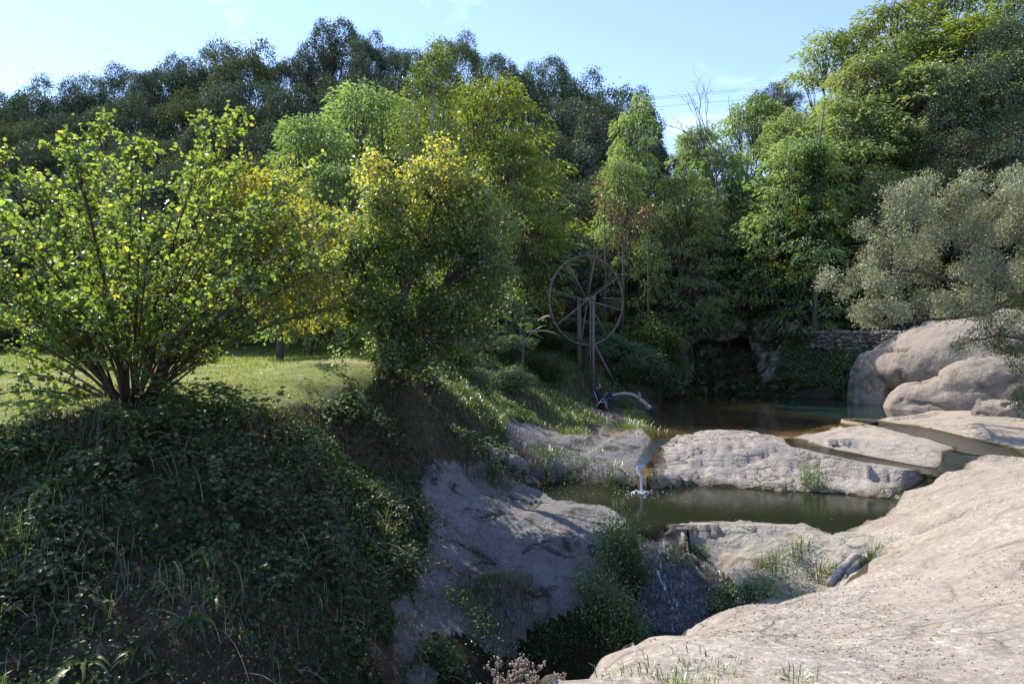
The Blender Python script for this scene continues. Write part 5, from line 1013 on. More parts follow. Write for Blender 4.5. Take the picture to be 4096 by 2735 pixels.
def clump(u, v, label, wpx, hpx, n, ls, mat, name='herb_clump', cat='plant', flowers=0, shape='kite', seed=0, at=None, stems=14, wmul=.5, droop=0.):
    b = hit(u, v) if at is None else at; d = b[1]; k = d/F0; r = np.random.RandomState(seed+int(u)); W_, H_ = wpx*k/2, hpx*k
    root = empty(name, b, label, cat); lf, st = MB(), MB()
    ends = []; aa = r.uniform(0, 6.28, stems); rs = W_*np.sqrt(r.rand(stems)); X_, Y_ = np.cos(aa)*rs, np.sin(aa)*rs*.8
    G_ = np.clip(Z(b[0]+X_*.75, b[1]+Y_*.75)-b[2], -1.2, .8)
    for x, y, g, rr_ in zip(X_, Y_, G_, rs):
        e = np.array([x, y, g+H_*r.uniform(.5, 1.05)*(1-.35*(rr_/W_)**2)]); s0 = np.array([x*.75, y*.75, g-.05])
        m = (s0+e)/2+r.randn(3)*.04; st.tube([s0, m, e], [.007, .006, .004], 3, False); ends.append((s0, m, e))
    i = r.randint(0, stems, n); t = r.uniform(.1, 1.05, n)[:, None]; E = np.array(ends)
    p = (1-t)**2*E[i, 0]+2*t*(1-t)*E[i, 1]+t*t*E[i, 2]+r.randn(n, 3)*np.array([.16, .16, .08])*W_/max(.3, W_)*min(1, W_*1.6)
    D = nrm(r.randn(n, 3)*.8+[0, 0, .15-droop]); N = nrm(r.randn(n, 3)*.5+[0, -.1, .8]); L = ls*r.uniform(.6, 1.3, n)
    leaves(lf, p, D, N, L, L*wmul, np.clip(.3+.3*t[:, 0]+.2*r.randn(n), 0, 1), shape, .15)
    lf.build('foliage', M[mat], root)['kind'] = 'stuff'; st.build('stems', M[mat], root)['kind'] = 'stuff'
    if flowers:
        fl = MB(); j = r.randint(0, n, flowers); q = p[j]+[0, 0, .03]
        for a in (0, 1.05, 2.1): leaves(fl, q-np.array([math.cos(a), math.sin(a), 0])*.02, np.repeat([[math.cos(a), math.sin(a), .1]], flowers, 0), np.repeat([[0, -.3, 1.]], flowers, 0), .045, .022, .5, 'kite')
        fl.build('flowers', M['flower'], root)
    return root
clump(815, 487, 'bushy green weed growing out of the waterline of the rock dome', 26, 27, 1100, .075, 'herb', flowers=0, stems=26, wmul=.3)
clump(622, 570, 'lush green herbs with yellow flowers between grey rock face and cascade, upper part', 52, 62, 2600, .075, 'herb', flowers=14, stems=40, wmul=.45)
clump(600, 610, 'lush green herbs at the lower left of the cascade', 70, 50, 2800, .07, 'herb', flowers=10, stems=46, wmul=.4)
clump(632, 590, 'pale leaved tall herb right beside the falling water', 36, 52, 900, .10, 'bramble', stems=18, wmul=.4)
clump(622, 640, 'bright sunlit herbs at the foot of the cascade', 60, 40, 1800, .07, 'herb', flowers=6, stems=36, wmul=.4)
clump(775, 572, 'grassy green herbs on the hollow below the pale ledge', 46, 18, 1000, .045, 'herb', stems=34, wmul=.3)
clump(800, 556, 'bushy weed with dry tops under the pale ledge', 30, 20, 500, .045, 'bramble', stems=18, wmul=.35)
clump(748, 586, 'leafy dark green herbs in the middle of the hollow, left part', 46, 12, 1000, .045, 'herb', stems=38, wmul=.5)
clump(778, 594, 'leafy dark green herbs along the slab edge in the hollow', 62, 12, 1300, .045, 'herb', flowers=3, stems=44, wmul=.45)
clump(722, 606, 'broad leaved plants by the wet rock right of the cascade', 34, 16, 800, .055, 'herb', stems=24, wmul=.5)
clump(822, 578, 'pale flowering bush left of the sedge by the logs', 34, 20, 800, .035, 'bramble', flowers=22, stems=30, wmul=.5)
clump(700, 553, 'small herbs on the wet ledge under the pale rim, right one', 22, 10, 300, .05, 'herb', stems=12)
clump(676, 556, 'small herbs on the wet ledge beside the outflow', 24, 8, 260, .05, 'herb', stems=12)
clump(500, 650, 'climbing leafy plant in the dark under the grey rock face', 60, 18, 900, .055, 'herb', stems=30)
clump(440, 665, 'leafy weed at the bottom beside the dry stalks', 46, 26, 1000, .055, 'bramble', stems=28, shape='round', wmul=.8)
clump(555, 640, 'mossy weeds on the dark wall under the grey rock face', 60, 14, 900, .05, 'ivylight', stems=30)
clump(1012, 408, 'low green shrub on the shaded boulder at the right edge', 30, 36, 1000, .07, 'bramble', stems=20)
clump(560, 468, 'weeds hanging over the left edge of the lower pool', 70, 14, 900, .07, 'ivylight', stems=30)
clump(500, 482, 'weeds on the rocks above the left tip of the pool', 34, 18, 600, .06, 'ivylight', stems=18)
# brambles with lit leaves
def bramble(pts, label, n, ls, mat='bramble', seed=1, wd=.35, canes=12, hang=.5):
    r = np.random.RandomState(seed); B_ = np.array([hit(*q) for q in pts]); b = B_[0]; root = empty('bramble', b, label, 'bramble'); lf, st = MB(), MB(); C = []
    for k in range(canes):
        j = r.randint(len(B_)); s0 = B_[j]-b+r.randn(3)*[wd*.5, wd*.4, .02]; d = nrm(np.array([r.randn()*.8, -abs(r.randn())*.6, r.uniform(.2, .8)])); L = r.uniform(.5, 1.15)*wd*2.2
        t = np.linspace(0, 1, 7)[:, None]; p = s0+d*L*t+np.array([0, -.1, -hang*L])*t*t*1.5; C.append(p); st.tube(p, np.linspace(.006, .003, 7), 3, False)
    C = np.array(C); i = r.randint(0, canes, n//3); f = r.uniform(0, 6, n//3); a = f.astype(int); w = (f-a)[:, None]
    q = C[i, a]*(1-w)+C[i, np.minimum(a+1, 6)]*w+r.randn(n//3, 3)*.07; q = np.repeat(q, 3, 0); m = len(q)
    ph = np.tile([0, 1.3, -1.3], m//3)+np.repeat(r.uniform(0, 6.28, m//3), 3)
    D = nrm(np.stack([np.cos(ph), np.sin(ph)*.8, -.25+.2*r.randn(m)], 1)); N = nrm(r.randn(m, 3)*.3+[0, -.25, .9]); L = ls*r.uniform(.7, 1.25, m)
    leaves(lf, q, D, N, L, L*.8, np.clip(.5+.22*r.randn(m), 0, 1), 'round', .12)
    lf.build('foliage', M[mat], root); st.build('canes', M['barkred'], root)
bramble([(285,440),(295,460),(305,480),(312,500)], 'sunlit bramble column hanging down the middle of the bank', 3000, .06, wd=.5, canes=46, seed=2)
bramble([(308,510),(300,540),(285,560),(315,530)], 'lower part of the bramble hanging in the middle of the bank', 1800, .06, wd=.5, canes=30, seed=3)
bramble([(50,540),(70,560),(40,580),(80,520),(20,600)], 'bright bramble patch at the left edge of the bank', 2000, .06, wd=.5, canes=34, seed=4)
bramble([(375,500),(395,520),(380,550),(365,580),(405,505),(390,570)], 'sunlit bramble tumbling over the mound left of the grey rock face', 4200, .055, wd=.5, canes=60, seed=5)
bramble([(225,455),(260,450),(240,480),(215,500)], 'dull bramble below the hazel', 2000, .065, wd=.5, canes=30, seed=6)
bramble([(110,460),(60,440),(20,450),(150,450)], 'bramble along the bank crest at the left edge', 2200, .065, wd=.5, canes=30, seed=7, mat='ivylight')
bramble([(190,410),(215,405),(150,420),(225,420)], 'dark bramble round the foot of the hazel', 2600, .07, wd=.6, canes=34, seed=8, mat='ivylight', hang=.2)
bramble([(355,400),(330,410),(370,420)], 'bramble on the bank below the round tree', 1800, .06, wd=.45, canes=26, seed=9, mat='ivylight')
bramble([(470,440),(490,450),(455,432)], 'leafy bramble on the near side of the sunlit ridge', 1500, .055, wd=.4, canes=24, seed=10)
def fern(u, v, label, n, L, seed):
    r = np.random.RandomState(seed); b = hit(u, v); nn = normals(b[:1], b[1:2])[0]; b = b+nn*.08; root = empty('fern', b, label, 'fern', 'strap leaved ferns on the left bank')
    for k in range(n):
        a = r.uniform(0, 6.28); e = r.uniform(.35, 1.0); d = nrm(np.array([math.cos(a), math.sin(a)*.5-.45, e])); l = L*r.uniform(.65, 1.15); m = 9
        t = np.linspace(0, 1, m)[:, None]; p = d*l*t+np.array([0, -.15, -.75])*l*t*t; sd_ = nrm(np.cross(d, [0, -.6, .8])+r.randn(3)*.1); w = l*.085*np.sin(np.linspace(.35, 3.0, m))[:, None]
        up = nrm(np.cross(sd_, d)); wav = .012*np.sin(np.arange(m)*2.6)[:, None]
        V = np.stack([p-sd_*w+up*(w*.35+wav), p, p+sd_*w+up*(w*.35-wav)], 1).reshape(-1, 3); i = np.arange(m-1)[:, None]*3; j = np.arange(2)[None]
        q = np.stack([i+j, i+j+1, i+j+4, i+j+3], -1).reshape(-1, 4)
        obj('frond', mesh('frond', V, [q], {'var': np.full(len(V), r.uniform(.15, .9))}, True), M['fern'], root)
for k, (u, v, n, L) in enumerate([(45,495,13,.55),(85,668,11,.50),(170,590,10,.38),(215,600,9,.36),(190,625,12,.40),(235,640,9,.36),(300,585,8,.34),(165,675,8,.36),(140,655,7,.34),(205,560,7,.33)]):
    fern(u, v, ['large fern at the left edge high on the bank','large bright fern at the bottom left corner','fern in the middle of the dark bank, left of the other two there','fern in the middle of the dark bank, right one','fern below the pair in the middle of the bank','lowest fern of the middle group','small fern below the bramble column','small fern at the bottom edge right of the large bright one','fern among the ivy near the bottom left','highest fern of the middle group'][k], n, L, 100+k)
# dry stalks
def stalks(u, v, label, mat, hpx, n, seed, wd, at=None):
    r = np.random.RandomState(seed); b = hit(u, v) if at is None else at; k = b[1]/F0; mb = MB(); h = hpx*k
    def br(p, d, L, rd, dep):
        m = 5; t = np.linspace(0, 1, m)[:, None]; q = p+d*L*t+r.randn(3)*.10*L*t*t; mb.tube(q, np.linspace(rd, rd*.6, m), 3, False)
        if dep == 0:
            for e in range(4): mb.box(q[-1]+r.randn(3)*.008, (.008, .008, .012))
            return
        for e in range(r.randint(3, 6)): f = r.uniform(.4, 1); br(q[int(f*4)], nrm(d+r.randn(3)*.6+[0, 0, .2]), L*r.uniform(.25, .5), rd*.6, dep-1)
    for q in range(n): br(np.array([r.randn()*wd, r.randn()*wd, -.1]), nrm(np.array([r.randn()*.25, r.randn()*.25, 1.])), h*r.uniform(.55, .85), .0045, 2)
    o = mb.build('dry_weed', M[mat], None, loc=b); return tag(o, label, 'dry plant')
stalks(378, 683, 'tall reddish dry weed at the bottom centre left', 'drybrown', 58, 8, 5, .05)
stalks(524, 681, 'pale dry weed at the left end of the foreground slab', 'dryplant', 62, 26, 6, .05, at=np.array([.05, 3.45, gz(.05, 3.3)-.05]))

# ------------------------------------------------------------------ iron wheel on its posts
def water_wheel():
    d = 33.4; hub = P(587, 300, d); th = R(28.7); ax = np.array([math.sin(th), -math.cos(th), 0]); e1 = np.array([math.cos(th), math.sin(th), 0]); e2 = np.array([0, 0, 1.])
    fp, rp = hub+ax*.52, hub-ax*.62
    root = empty('water_wheel', (fp[0], fp[1], gz(fp[0], fp[1])), 'tall rusty iron spoked wheel standing on posts on the shaded bank', 'wheel'); b = np.array(root.location); L = lambda p: np.asarray(p)-b
    Rr = 2.19; pt = lambda a, r, o=0.: hub+(e1*math.cos(a)+e2*math.sin(a))*r+ax*o
    for k in range(16):
        a0 = k*math.pi/8+.1; n = 7; an = np.linspace(a0+.004, a0+math.pi/8-.004, n); mb = MB(); V = []
        ri, ro = Rr-.045-.008*(k % 3), Rr+.012
        for a in an:
            for r_, o_ in ((ri, -.05), (ro, -.05), (ro, .05), (ri, .05)): V.append(L(pt(a, r_, o_)))
        i = np.arange(n-1)[:, None]*4; j = np.arange(4)[None]
        q = np.stack([i+j, i+(j+1) % 4, i+4+(j+1) % 4, i+4+j], -1).reshape(-1, 4); mb.add(V, [q, [[0, 3, 2, 1]], [[(n-1)*4, (n-1)*4+1, (n-1)*4+2, (n-1)*4+3]]])
        mb.build('rim_segment', M['iron'], root)
    for (x, y) in ((300,170),(548,165),(765,290),(815,575),(675,808),(430,865),(205,715),(150,415)):
        dx, dy = (x-487)/.877, (495-y); a = math.atan2(dy, dx); m = MB(); m.beam(L(pt(a, .12, .03)), L(pt(a, Rr-.05, .03)), .055, .04, ax); s = m.build('spoke', M['iron'], root)
        m = MB(); m.tube([L(pt(a+.25, .16, -.10)), L(pt(a+.05, Rr-.06, -.04))], .011, 4); m.build('tie_rod', M['iron'], s)
    m = MB(); m.beam(L(pt(.02, .9, .0)+e2*.12), L(pt(.06, Rr-.03, .0)), .05, .04, ax); m.build('broken_spoke', M['iron'], root)
    m = MB(); an = np.linspace(0, 2*np.pi, 14, endpoint=False)
    m.tube([L(hub-ax*.11), L(hub+ax*.11)], .17, 14); m.build('hub', M['iron'], root)
    m = MB(); m.tube([L(rp-ax*.12), L(fp+ax*.14)], .045, 8); m.build('axle', M['iron'], root)
    for a in (2.72, 2.98, 1.75, 1.55, 1.30):
        m = MB(); m.beam(L(pt(a, Rr, 0)), L(pt(a, Rr+.16, 0)), .10, .03, ax); m.build('paddle_stub', M['iron'], root)
    for k, (c, off) in enumerate(((fp, 0.), (fp-e1*.13-ax*.05, 0.), (rp, -.04), (rp-e1*.11, -.04))):
        m = MB(); m.beam(L([c[0], c[1], gz(c[0], c[1])-.6]), L([c[0], c[1], hub[2]+.10+off]), .10, .115 if k % 2 == 0 else .035, e1); m.build('post', M['iron'], root)
    m = MB(); m.box(L(fp+[0, 0, .08]), (.22, .2, .22)); m.build('bearing', M['iron'], root)
    m = MB(); m.box(L(rp+[0, 0, .04]), (.2, .2, .2)); m.build('bearing', M['iron'], root)
    top = np.array([fp[0], fp[1], CZ-(342-H0)/F0*fp[1]])
    h1 = hit(618.5, 388); h2 = np.array(P(582, 362, 34.0)); h2[2] = min(h2[2], gz(h2[0], h2[1]))-.1
    for q in (h1-[0, 0, .15], h2): m = MB(); m.beam(L(top), L(q), .085, .10, e1); m.build('brace', M['iron'], root)
water_wheel()

# ------------------------------------------------------------------ fallen log, driftwood
def log_thing(name, label, pts, rad_, seed, mat='deadwood', stub=None, roots=0):
    r = np.random.RandomState(seed); pts = np.array(pts, float); b = pts[0].copy(); root = empty(name, b, label, 'log'); t = np.linspace(0, len(pts)-1, 26)
    q = np.stack([np.interp(t, np.arange(len(pts)), pts[:, i]) for i in range(3)], 1); k = np.ones(3)/3
    for i in range(3): q[1:-1, i] = np.convolve(q[:, i], k, 'valid')
    rr_ = np.interp(t, np.arange(len(pts)), rad_)*(1+.05*np.sin(t*2.1+seed)+.025*r.randn(26)); m = MB(); m.tube(q-b, rr_, 10); m.build('trunk', M[mat], root, True)
    for s0, s1, w in (stub or []): m = MB(); m.tube([np.array(s0)-b, (np.array(s0)+np.array(s1))/2-b+[.02, 0, .02], np.array(s1)-b], [w, w*.85, w*.6], 8); m.build('branch_stub', M[mat], root, True)
    if roots:
        m = MB(); e = q[-1]-b
        for j in range(roots):
            d = nrm(np.array([r.randn()*.8+.35, r.randn()*.7, r.randn()*.6-.25])); n = 6; tt = np.linspace(0, 1, n)[:, None]; p = e+d*tt*r.uniform(.2, .42)+r.randn(3)*.12*tt*tt; p[1:] += r.randn(n-1, 3)*.018; m.tube(p, np.linspace(.03, .008, n), 5)
        m.build('root_plate', M['bark'], root, True)
DL = 31.0
log_thing('fallen_log', 'pale crooked log lying from behind the man to the water, root tangle at its end', [P(u, v, DL-.4*i*.25) for i, (u, v) in enumerate([(612,395),(618.5,393.5),(625,393),(631,393.6),(636,395.6),(639.5,398.4),(644,402),(647.5,405.3),(650.5,408)])], [.06,.065,.07,.075,.08,.085,.09,.10,.12], 3, stub=[(P(640,398,30.4), P(638.6,391.5,30.5), .05)], roots=26)
hq = hit(838, 576); k_ = hq[1]/F0
def nearp(u, v, dz, d=None): p = hit(u, v); return p+np.array([0, 0, dz])
def dpt(u, v, d): return P(u, v, d)
d0 = 11.9
log_thing('driftwood', 'bent grey driftwood trunk lying on the hollow edge beside the slab', [dpt(829,583,11.2),dpt(835,577,11.4),dpt(841,571,11.6),dpt(850,560,12.0),dpt(855,555,12.2),dpt(864,556,12.2),dpt(872,555,11.9)], [.065,.075,.075,.07,.06,.04,.02], 5)
log_thing('driftwood', 'straight short grey driftwood piece next to the bent one', [dpt(848,573,11.3),dpt(857,565,11.6),dpt(866,558,11.8)], [.05,.055,.055], 6)

# ------------------------------------------------------------------ railings, footbridge, cables
def railing(name, label, posts, rails, pr=.022, rr_=.018, sag=0., extra=None):
    b = posts[0][0].copy(); root = empty(name, b, label, 'railing')
    for a, c in posts: m = MB(); m.tube([a-b, c-b], pr, 6); m.build('post', M['rail'], root)
    for a, c in rails:
        t = np.linspace(0, 1, 7)[:, None]; p = a+(c-a)*t; p[:, 2] -= sag*4*(t*(1-t))[:, 0]; m = MB(); m.tube(p-b, rr_, 5); m.build('rail', M['rail'], root)
    return root, b
D7 = 46.6
rt, rb = railing('footbridge', 'small dark footbridge with railing left of the cave', [(P(u, 318, D7), P(u, 301.5, D7)) for u in (656, 669, 688, 700)], [(P(652, v, D7), P(704, v-.6, D7)) for v in (302.5, 308)], .045, .04)
m = MB(); m.box(P(678, 317.5, D7)-rb, (3.6, 1.1, .14)); m.build('deck', M['rail'], rt)
railing('railing', 'thin railing along the top of the cliff over the cave', [(P(u, 319, 46.9), P(u, 304.5, 46.9)) for u in (703, 723, 738, 752, 768)], [(P(697, v, 46.9), P(772, v-.3, 46.9)) for v in (305, 310.5)], .03, .025)
railing('railing', 'sagging wire railing on the bank behind the wheel', [(P(u, 290, 42.5), P(u, 274.5, 42.5)) for u in (508, 532, 557, 578, 596)], [(P(u0, v, 42.5), P(u1, v-.4, 42.5)) for v in (276, 283) for u0, u1 in ((508, 532), (532, 557), (557, 578), (578, 596))], .025, .014, .06)
for k, (va, vb) in enumerate(((98.6, 76.5), (100.4, 78.5), (107.5, 88.5))):
    t = np.linspace(0, 1, 20)[:, None]; a, c = P(610, va+2.5, 150), P(850, vb, 150); p = a+(c-a)*t; p[:, 2] -= 1.0*4*(t*(1-t))[:, 0]*.25; m = MB(); m.tube(p, .028, 4); o = m.build('power_line', M['wire'])
    tag(o, ['upper thin cable across the skyline dip', 'second thin cable just under the upper one', 'lowest thin cable across the skyline dip'][k], 'cable', 'cables over the skyline dip')

# ------------------------------------------------------------------ reading man, chair, bag, book
fb = np.array([(598.7-W0)/F0*31.5, 31.5, 0]); fb[2] = gz(fb[0], fb[1])
man = empty('person', fb, 'man in navy jumper, jeans and grey cap reading in a folding chair by the water', 'person')
def skinned(name, nodes, edges, mats, pick, parent, sub=2, root=0):
    me = bpy.data.meshes.new(name+'_base'); me.from_pydata([n[0] for n in nodes], edges, []); o = bpy.data.objects.new(name+'_base', me); scene.collection.objects.link(o)
    o.modifiers.new('s', 'SKIN'); sv = me.skin_vertices[0].data
    for i, n in enumerate(nodes): r_ = n[1]; sv[i].radius = (r_, r_) if np.isscalar(r_) else r_; sv[i].use_root = i == root
    ss = o.modifiers.new('u', 'SUBSURF'); ss.levels = sub; ss.render_levels = sub
    bpy.context.view_layer.update(); ev = o.evaluated_get(bpy.context.evaluated_depsgraph_get()); nm = bpy.data.meshes.new_from_object(ev); nm.name = name
    scene.collection.objects.unlink(o); bpy.data.objects.remove(o)
    nm.materials.clear()
    for m_ in mats: nm.materials.append(M[m_])
    for p in nm.polygons: p.material_index = pick(p.center); p.use_smooth = True
    no = bpy.data.objects.new(name, nm); scene.collection.objects.link(no); no.parent = parent; return no
NB = [((0,0,.44),(.13,.15)),((-.03,0,.56),(.125,.15)),((-.08,0,.70),(.12,.16)),((-.12,0,.84),(.10,.16)),((-.105,0,.925),(.055,.06)),((-.06,0,.985),(.05,.052)),((-.01,0,1.05),(.075,.07)),((.0,0,1.10),(.07,.066)),   # 0-7 pelvis..head
 ((-.13,-.20,.87),.062),((-.02,-.24,.62),.047),((.22,-.15,.62),.034),((.27,-.13,.635),.028),                       # 8-11 near arm
 ((-.13,.20,.87),.062),((-.01,.24,.63),.047),((.22,.14,.64),.034),((.27,.11,.65),.028),                            # 12-15 far arm
 ((.06,-.10,.44),.098),((.38,-.11,.47),.085),((.66,-.11,.485),.064),((.70,-.11,.28),.058),((.745,-.11,.09),.042),   # 16-20 near leg
 ((.06,.10,.46),.098),((.34,.13,.60),.085),((.56,.10,.685),.064),((.62,-.03,.62),.056),((.66,-.14,.565),.042)]      # 21-25 far leg crossed over
EB = [(0,1),(1,2),(2,3),(3,4),(4,5),(5,6),(6,7),(3,8),(8,9),(9,10),(10,11),(3,12),(12,13),(13,14),(14,15),(0,16),(16,17),(17,18),(18,19),(19,20),(0,21),(21,22),(22,23),(23,24),(24,25)]
def pickb(c):
    d = [(np.linalg.norm(np.array(c)-np.array(n[0])), i) for i, n in enumerate(NB)]; i = min(d)[1]
    if i in (5, 6, 7, 11, 15): return 2
    return 1 if i >= 16 or i == 0 else 0
skinned('body', NB, EB, ['shirt', 'jeans', 'skin'], pickb, man)
m = MB()                                                             # head with face, tilted to the book
th_ = np.linspace(0, 2*np.pi, 20, endpoint=False); ph_ = np.linspace(-np.pi/2, np.pi/2, 16); TH, PH = np.meshgrid(th_, ph_, indexing='ij')
hd = np.stack([np.cos(PH)*np.cos(TH)*.098, np.cos(PH)*np.sin(TH)*.076, np.sin(PH)*.118], -1)
fr = np.clip(hd[..., 0]/.098, 0, 1); hz = hd[..., 2]
hd[..., 0] += fr**6*(.030*np.exp(-((hz+.005)/.022)**2)+.012*np.exp(-((hz+.075)/.02)**2)+.008*np.exp(-((hz-.035)/.015)**2)+.008*np.exp(-((hz+.045)/.01)**2)); hd[..., 1] *= 1-.25*sstep(-.02, -.118, hz)
i = np.arange(20)[:, None]*16; i2 = ((np.arange(20)+1) % 20)[:, None]*16; j = np.arange(15)[None]; m.add(hd.reshape(-1, 3), [np.stack([i+j, i2+j, i2+j+1, i+j+1], -1).reshape(-1, 4)])
tilt = (0, R(22), 0)
hdo = m.build('head', M['skin'], man, True, (.015, 0, 1.055)); hdo.rotation_euler = tilt
for sy in (-1, 1):
    m = MB(); m.tube([[-.005, sy*.074, -.025], [-.012, sy*.082, 0], [-.008, sy*.078, .028]], [.012, .016, .012], 6); m.build('ear', M['skin'], hdo, True)
    m = MB(); m.tube([[.083, sy*.030-.006, .018], [.085, sy*.030+.006, .018]], .006, 6); m.build('eye', M['hair'], hdo)
m = MB(); hr = np.stack([np.cos(PH)*np.cos(TH)*.104-.006, np.cos(PH)*np.sin(TH)*.081, np.sin(PH)*.122], -1)
ring = (hr[..., 0] < .02) & (hr[..., 2] > -.07); q = np.stack([i+j, i2+j, i2+j+1, i+j+1], -1).reshape(-1, 4); q = q[ring.ravel()[q].all(1)]; m.add(hr.reshape(-1, 3), [q]); m.build('hair', M['hair'], hdo, True)
m = MB(); cp = np.stack([np.cos(PH)*np.cos(TH)*.110-.004, np.cos(PH)*np.sin(TH)*.088, np.sin(PH)*.112+.018], -1); q = np.stack([i+j, i2+j, i2+j+1, i+j+1], -1).reshape(-1, 4); q = q[(cp[..., 2].ravel()[q] > .045).all(1)]; m.add(cp.reshape(-1, 3), [q])
cpo = m.build('cap', M['cap'], hdo, True)
m = MB(); a_ = np.linspace(-1.15, 1.15, 9); V = [[.085*math.cos(a), .082*math.sin(a), .05] for a in a_]+[[.10+.085*math.cos(a), .075*math.sin(a), .034] for a in a_]; V += [[x, y, z-.008] for x, y, z in V]
i_ = np.arange(8); m.add(V, [np.stack([i_, i_+1, i_+10, i_+9], 1), np.stack([i_+18, i_+27, i_+28, i_+19], 1), np.stack([i_+9, i_+10, i_+28, i_+27], 1)]); m.build('visor', M['cap'], cpo)
def shoe(c, yaw, pitch):
    mb = MB(); t = np.linspace(0, 1, 8); mb.tube(np.stack([-.07+.27*t, 0*t, .035-.012*t], 1), [.030, .042, .046, .046, .045, .043, .036, .016], 9)
    o = mb.build('shoe', M['shoe'], man, True, c); o.rotation_euler = (0, pitch, yaw)
    mb = MB(); mb.box((.06, 0, -.012), (.27, .075, .018)); mb.build('sole', M['sole'], o)
shoe((.765, -.11, .045), -.12, 0.); shoe((.70, -.17, .545), -.35, .05)
def hand(c, d, up, side):
    mb = MB(); d, up = nrm(np.array(d, float)), nrm(np.array(up, float)); s = np.cross(up, d); c = np.array(c, float)
    mb.tube([c, c+d*.035, c+d*.075], [.024, .032, .030], 8)
    for k, (L, o_) in enumerate(((.058, -.027), (.068, -.009), (.063, .010), (.050, .027))):
        k0 = c+d*.072+s*o_; mb.tube([k0, k0+d*L*.5-up*.012, k0+d*L*.75-up*.036, k0+d*L*.6-up*.056], [.0095, .009, .0085, .007], 6)
    k0 = c+d*.025+s*side*.026; mb.tube([k0, k0+s*side*.026+d*.022, k0+s*side*.026+d*.055-up*.01], [.012, .0105, .008], 6)
    mb.build('hand', M['skin'], man, True)
hand((.275, -.125, .635), (.8, .35, .55), (-.5, -.2, .8), 1); hand((.275, .105, .65), (.8, -.35, .55), (-.5, .2, .8), -1)
for pts in ([(.10,-.195,.455),(.38,-.195,.475),(.62,-.172,.49)], [(.705,-.168,.44),(.715,-.165,.28),(.745,-.152,.10)]):
    m = MB(); m.tube(pts, .006, 4); m.build('trouser_stripe', M['stripe'], man)
book = empty('book', fb+np.array([.355, -.02, .715]), 'open tan covered book held by the reading man', 'book'); book.rotation_euler = (0, R(-36), 0)
for sy in (-1, 1):
    m = MB(); V = np.array([[0, 0, -.095], [.03*1, sy*.15, -.095], [.03, sy*.15, .115], [0, 0, .115]]); V = np.concatenate([V, V+[-.012, 0, 0]]); m.add(V, [[[0, 1, 2, 3], [4, 7, 6, 5], [0, 4, 5, 1], [1, 5, 6, 2], [2, 6, 7, 3], [3, 7, 4, 0]]]); m.build('cover', M['paper'], book)
chair = empty('folding_chair', fb, 'aluminium framed folding camp chair the reading man sits in', 'chair')
for sy in (-.27, .27):
    for nm, a, c, r_ in (('back_frame', (-.24, sy, .84), (-.05, sy, .33), .013), ('rear_leg', (-.25, sy, 0), (.15, sy, .53), .014), ('front_leg', (.20, sy, .53), (.41, sy, -.02), .012), ('seat_rail', (-.10, sy, .345), (.36, sy, .365), .013)):
        m = MB(); m.tube([a, c], r_, 8); m.build(nm, M['alu'], chair, True)
    m = MB(); m.box((.10, sy, .545), (.34, .045, .025)); m.build('armrest', M['canvas'], chair)
m = MB(); m.add([[-.10,-.26,.345],[.36,-.26,.365],[.36,.26,.365],[-.10,.26,.345],[.12,-.26,.315],[.12,.26,.315]], [[[0,4,5,3],[4,1,2,5]]]); m.build('seat', M['canvas'], chair)
m = MB(); m.add([[-.05,-.26,.36],[-.05,.26,.36],[-.235,.26,.82],[-.235,-.26,.82],[-.165,-.26,.59],[-.165,.26,.59]], [[[0,4,5,1],[4,3,2,5]]]); m.build('backrest', M['canvas'], chair)
bag = empty('backpack', fb+np.array([.18, .02, 0]), 'black backpack with orange bottom lying under the folding chair', 'bag')
m = MB(); t = np.linspace(0, 1, 9); m.tube(np.stack([-.19+.30*t, 0*t, .11+.01*np.sin(t*3)], 1), [.06,.10,.115,.115,.12,.115,.11,.10,.06], 10); m.build('body', M['bag'], bag, True)
m = MB(); m.tube([[.08,0,.10],[.15,0,.095],[.21,0,.09],[.235,0,.085]], [.10,.10,.085,.03], 10); m.build('bottom', M['orange'], bag, True)
m = MB(); a_ = np.linspace(.2, 2.9, 9); m.tube(np.stack([-.19-.06*np.sin(a_), 0*a_-.05, .10+.07*np.cos(a_)], 1), .009, 5); m.build('strap', M['bag'], bag, True)

# ------------------------------------------------------------------ falling water, litter, gravel
def fall(name, label, n, path, top_w, bot_w, wid, seed, lift=.03, chop=True):
    r = np.random.RandomState(seed); mb = MB(); path = np.array(path, float); m_ = len(path)
    for k in range(n):
        o = np.clip(r.randn()*.5, -1.3, 1.3); f0 = r.uniform(0, .8) if chop else 0; f1 = min(1, f0+r.uniform(.006, .02)) if chop else 1
        t = np.linspace(f0, f1, 8)*(m_-1); q = np.stack([np.interp(t, np.arange(m_), path[:, i]) for i in range(3)], 1); w = top_w+(bot_w-top_w)*t/(m_-1)
        T = nrm(path[-1]-path[0]); s = nrm(np.cross(T, [0, 0, 1.])) if abs(T[2]) < .95 else np.array([1., 0, 0])
        q = q+s*(o*w)[:, None]+r.randn(8, 3)*.012; q[:, 2] = np.where(chop, Z(q[:, 0], q[:, 1])+lift, q[:, 2]+.01*r.randn(8))
        mb.tube(q, wid*r.uniform(.4, 1.2)*np.sin(np.linspace(.25, 2.9, 8)), 5, False)
    o = mb.build(name, M['foam'], None, True); return tag(o, label, 'water', None, 'stuff')
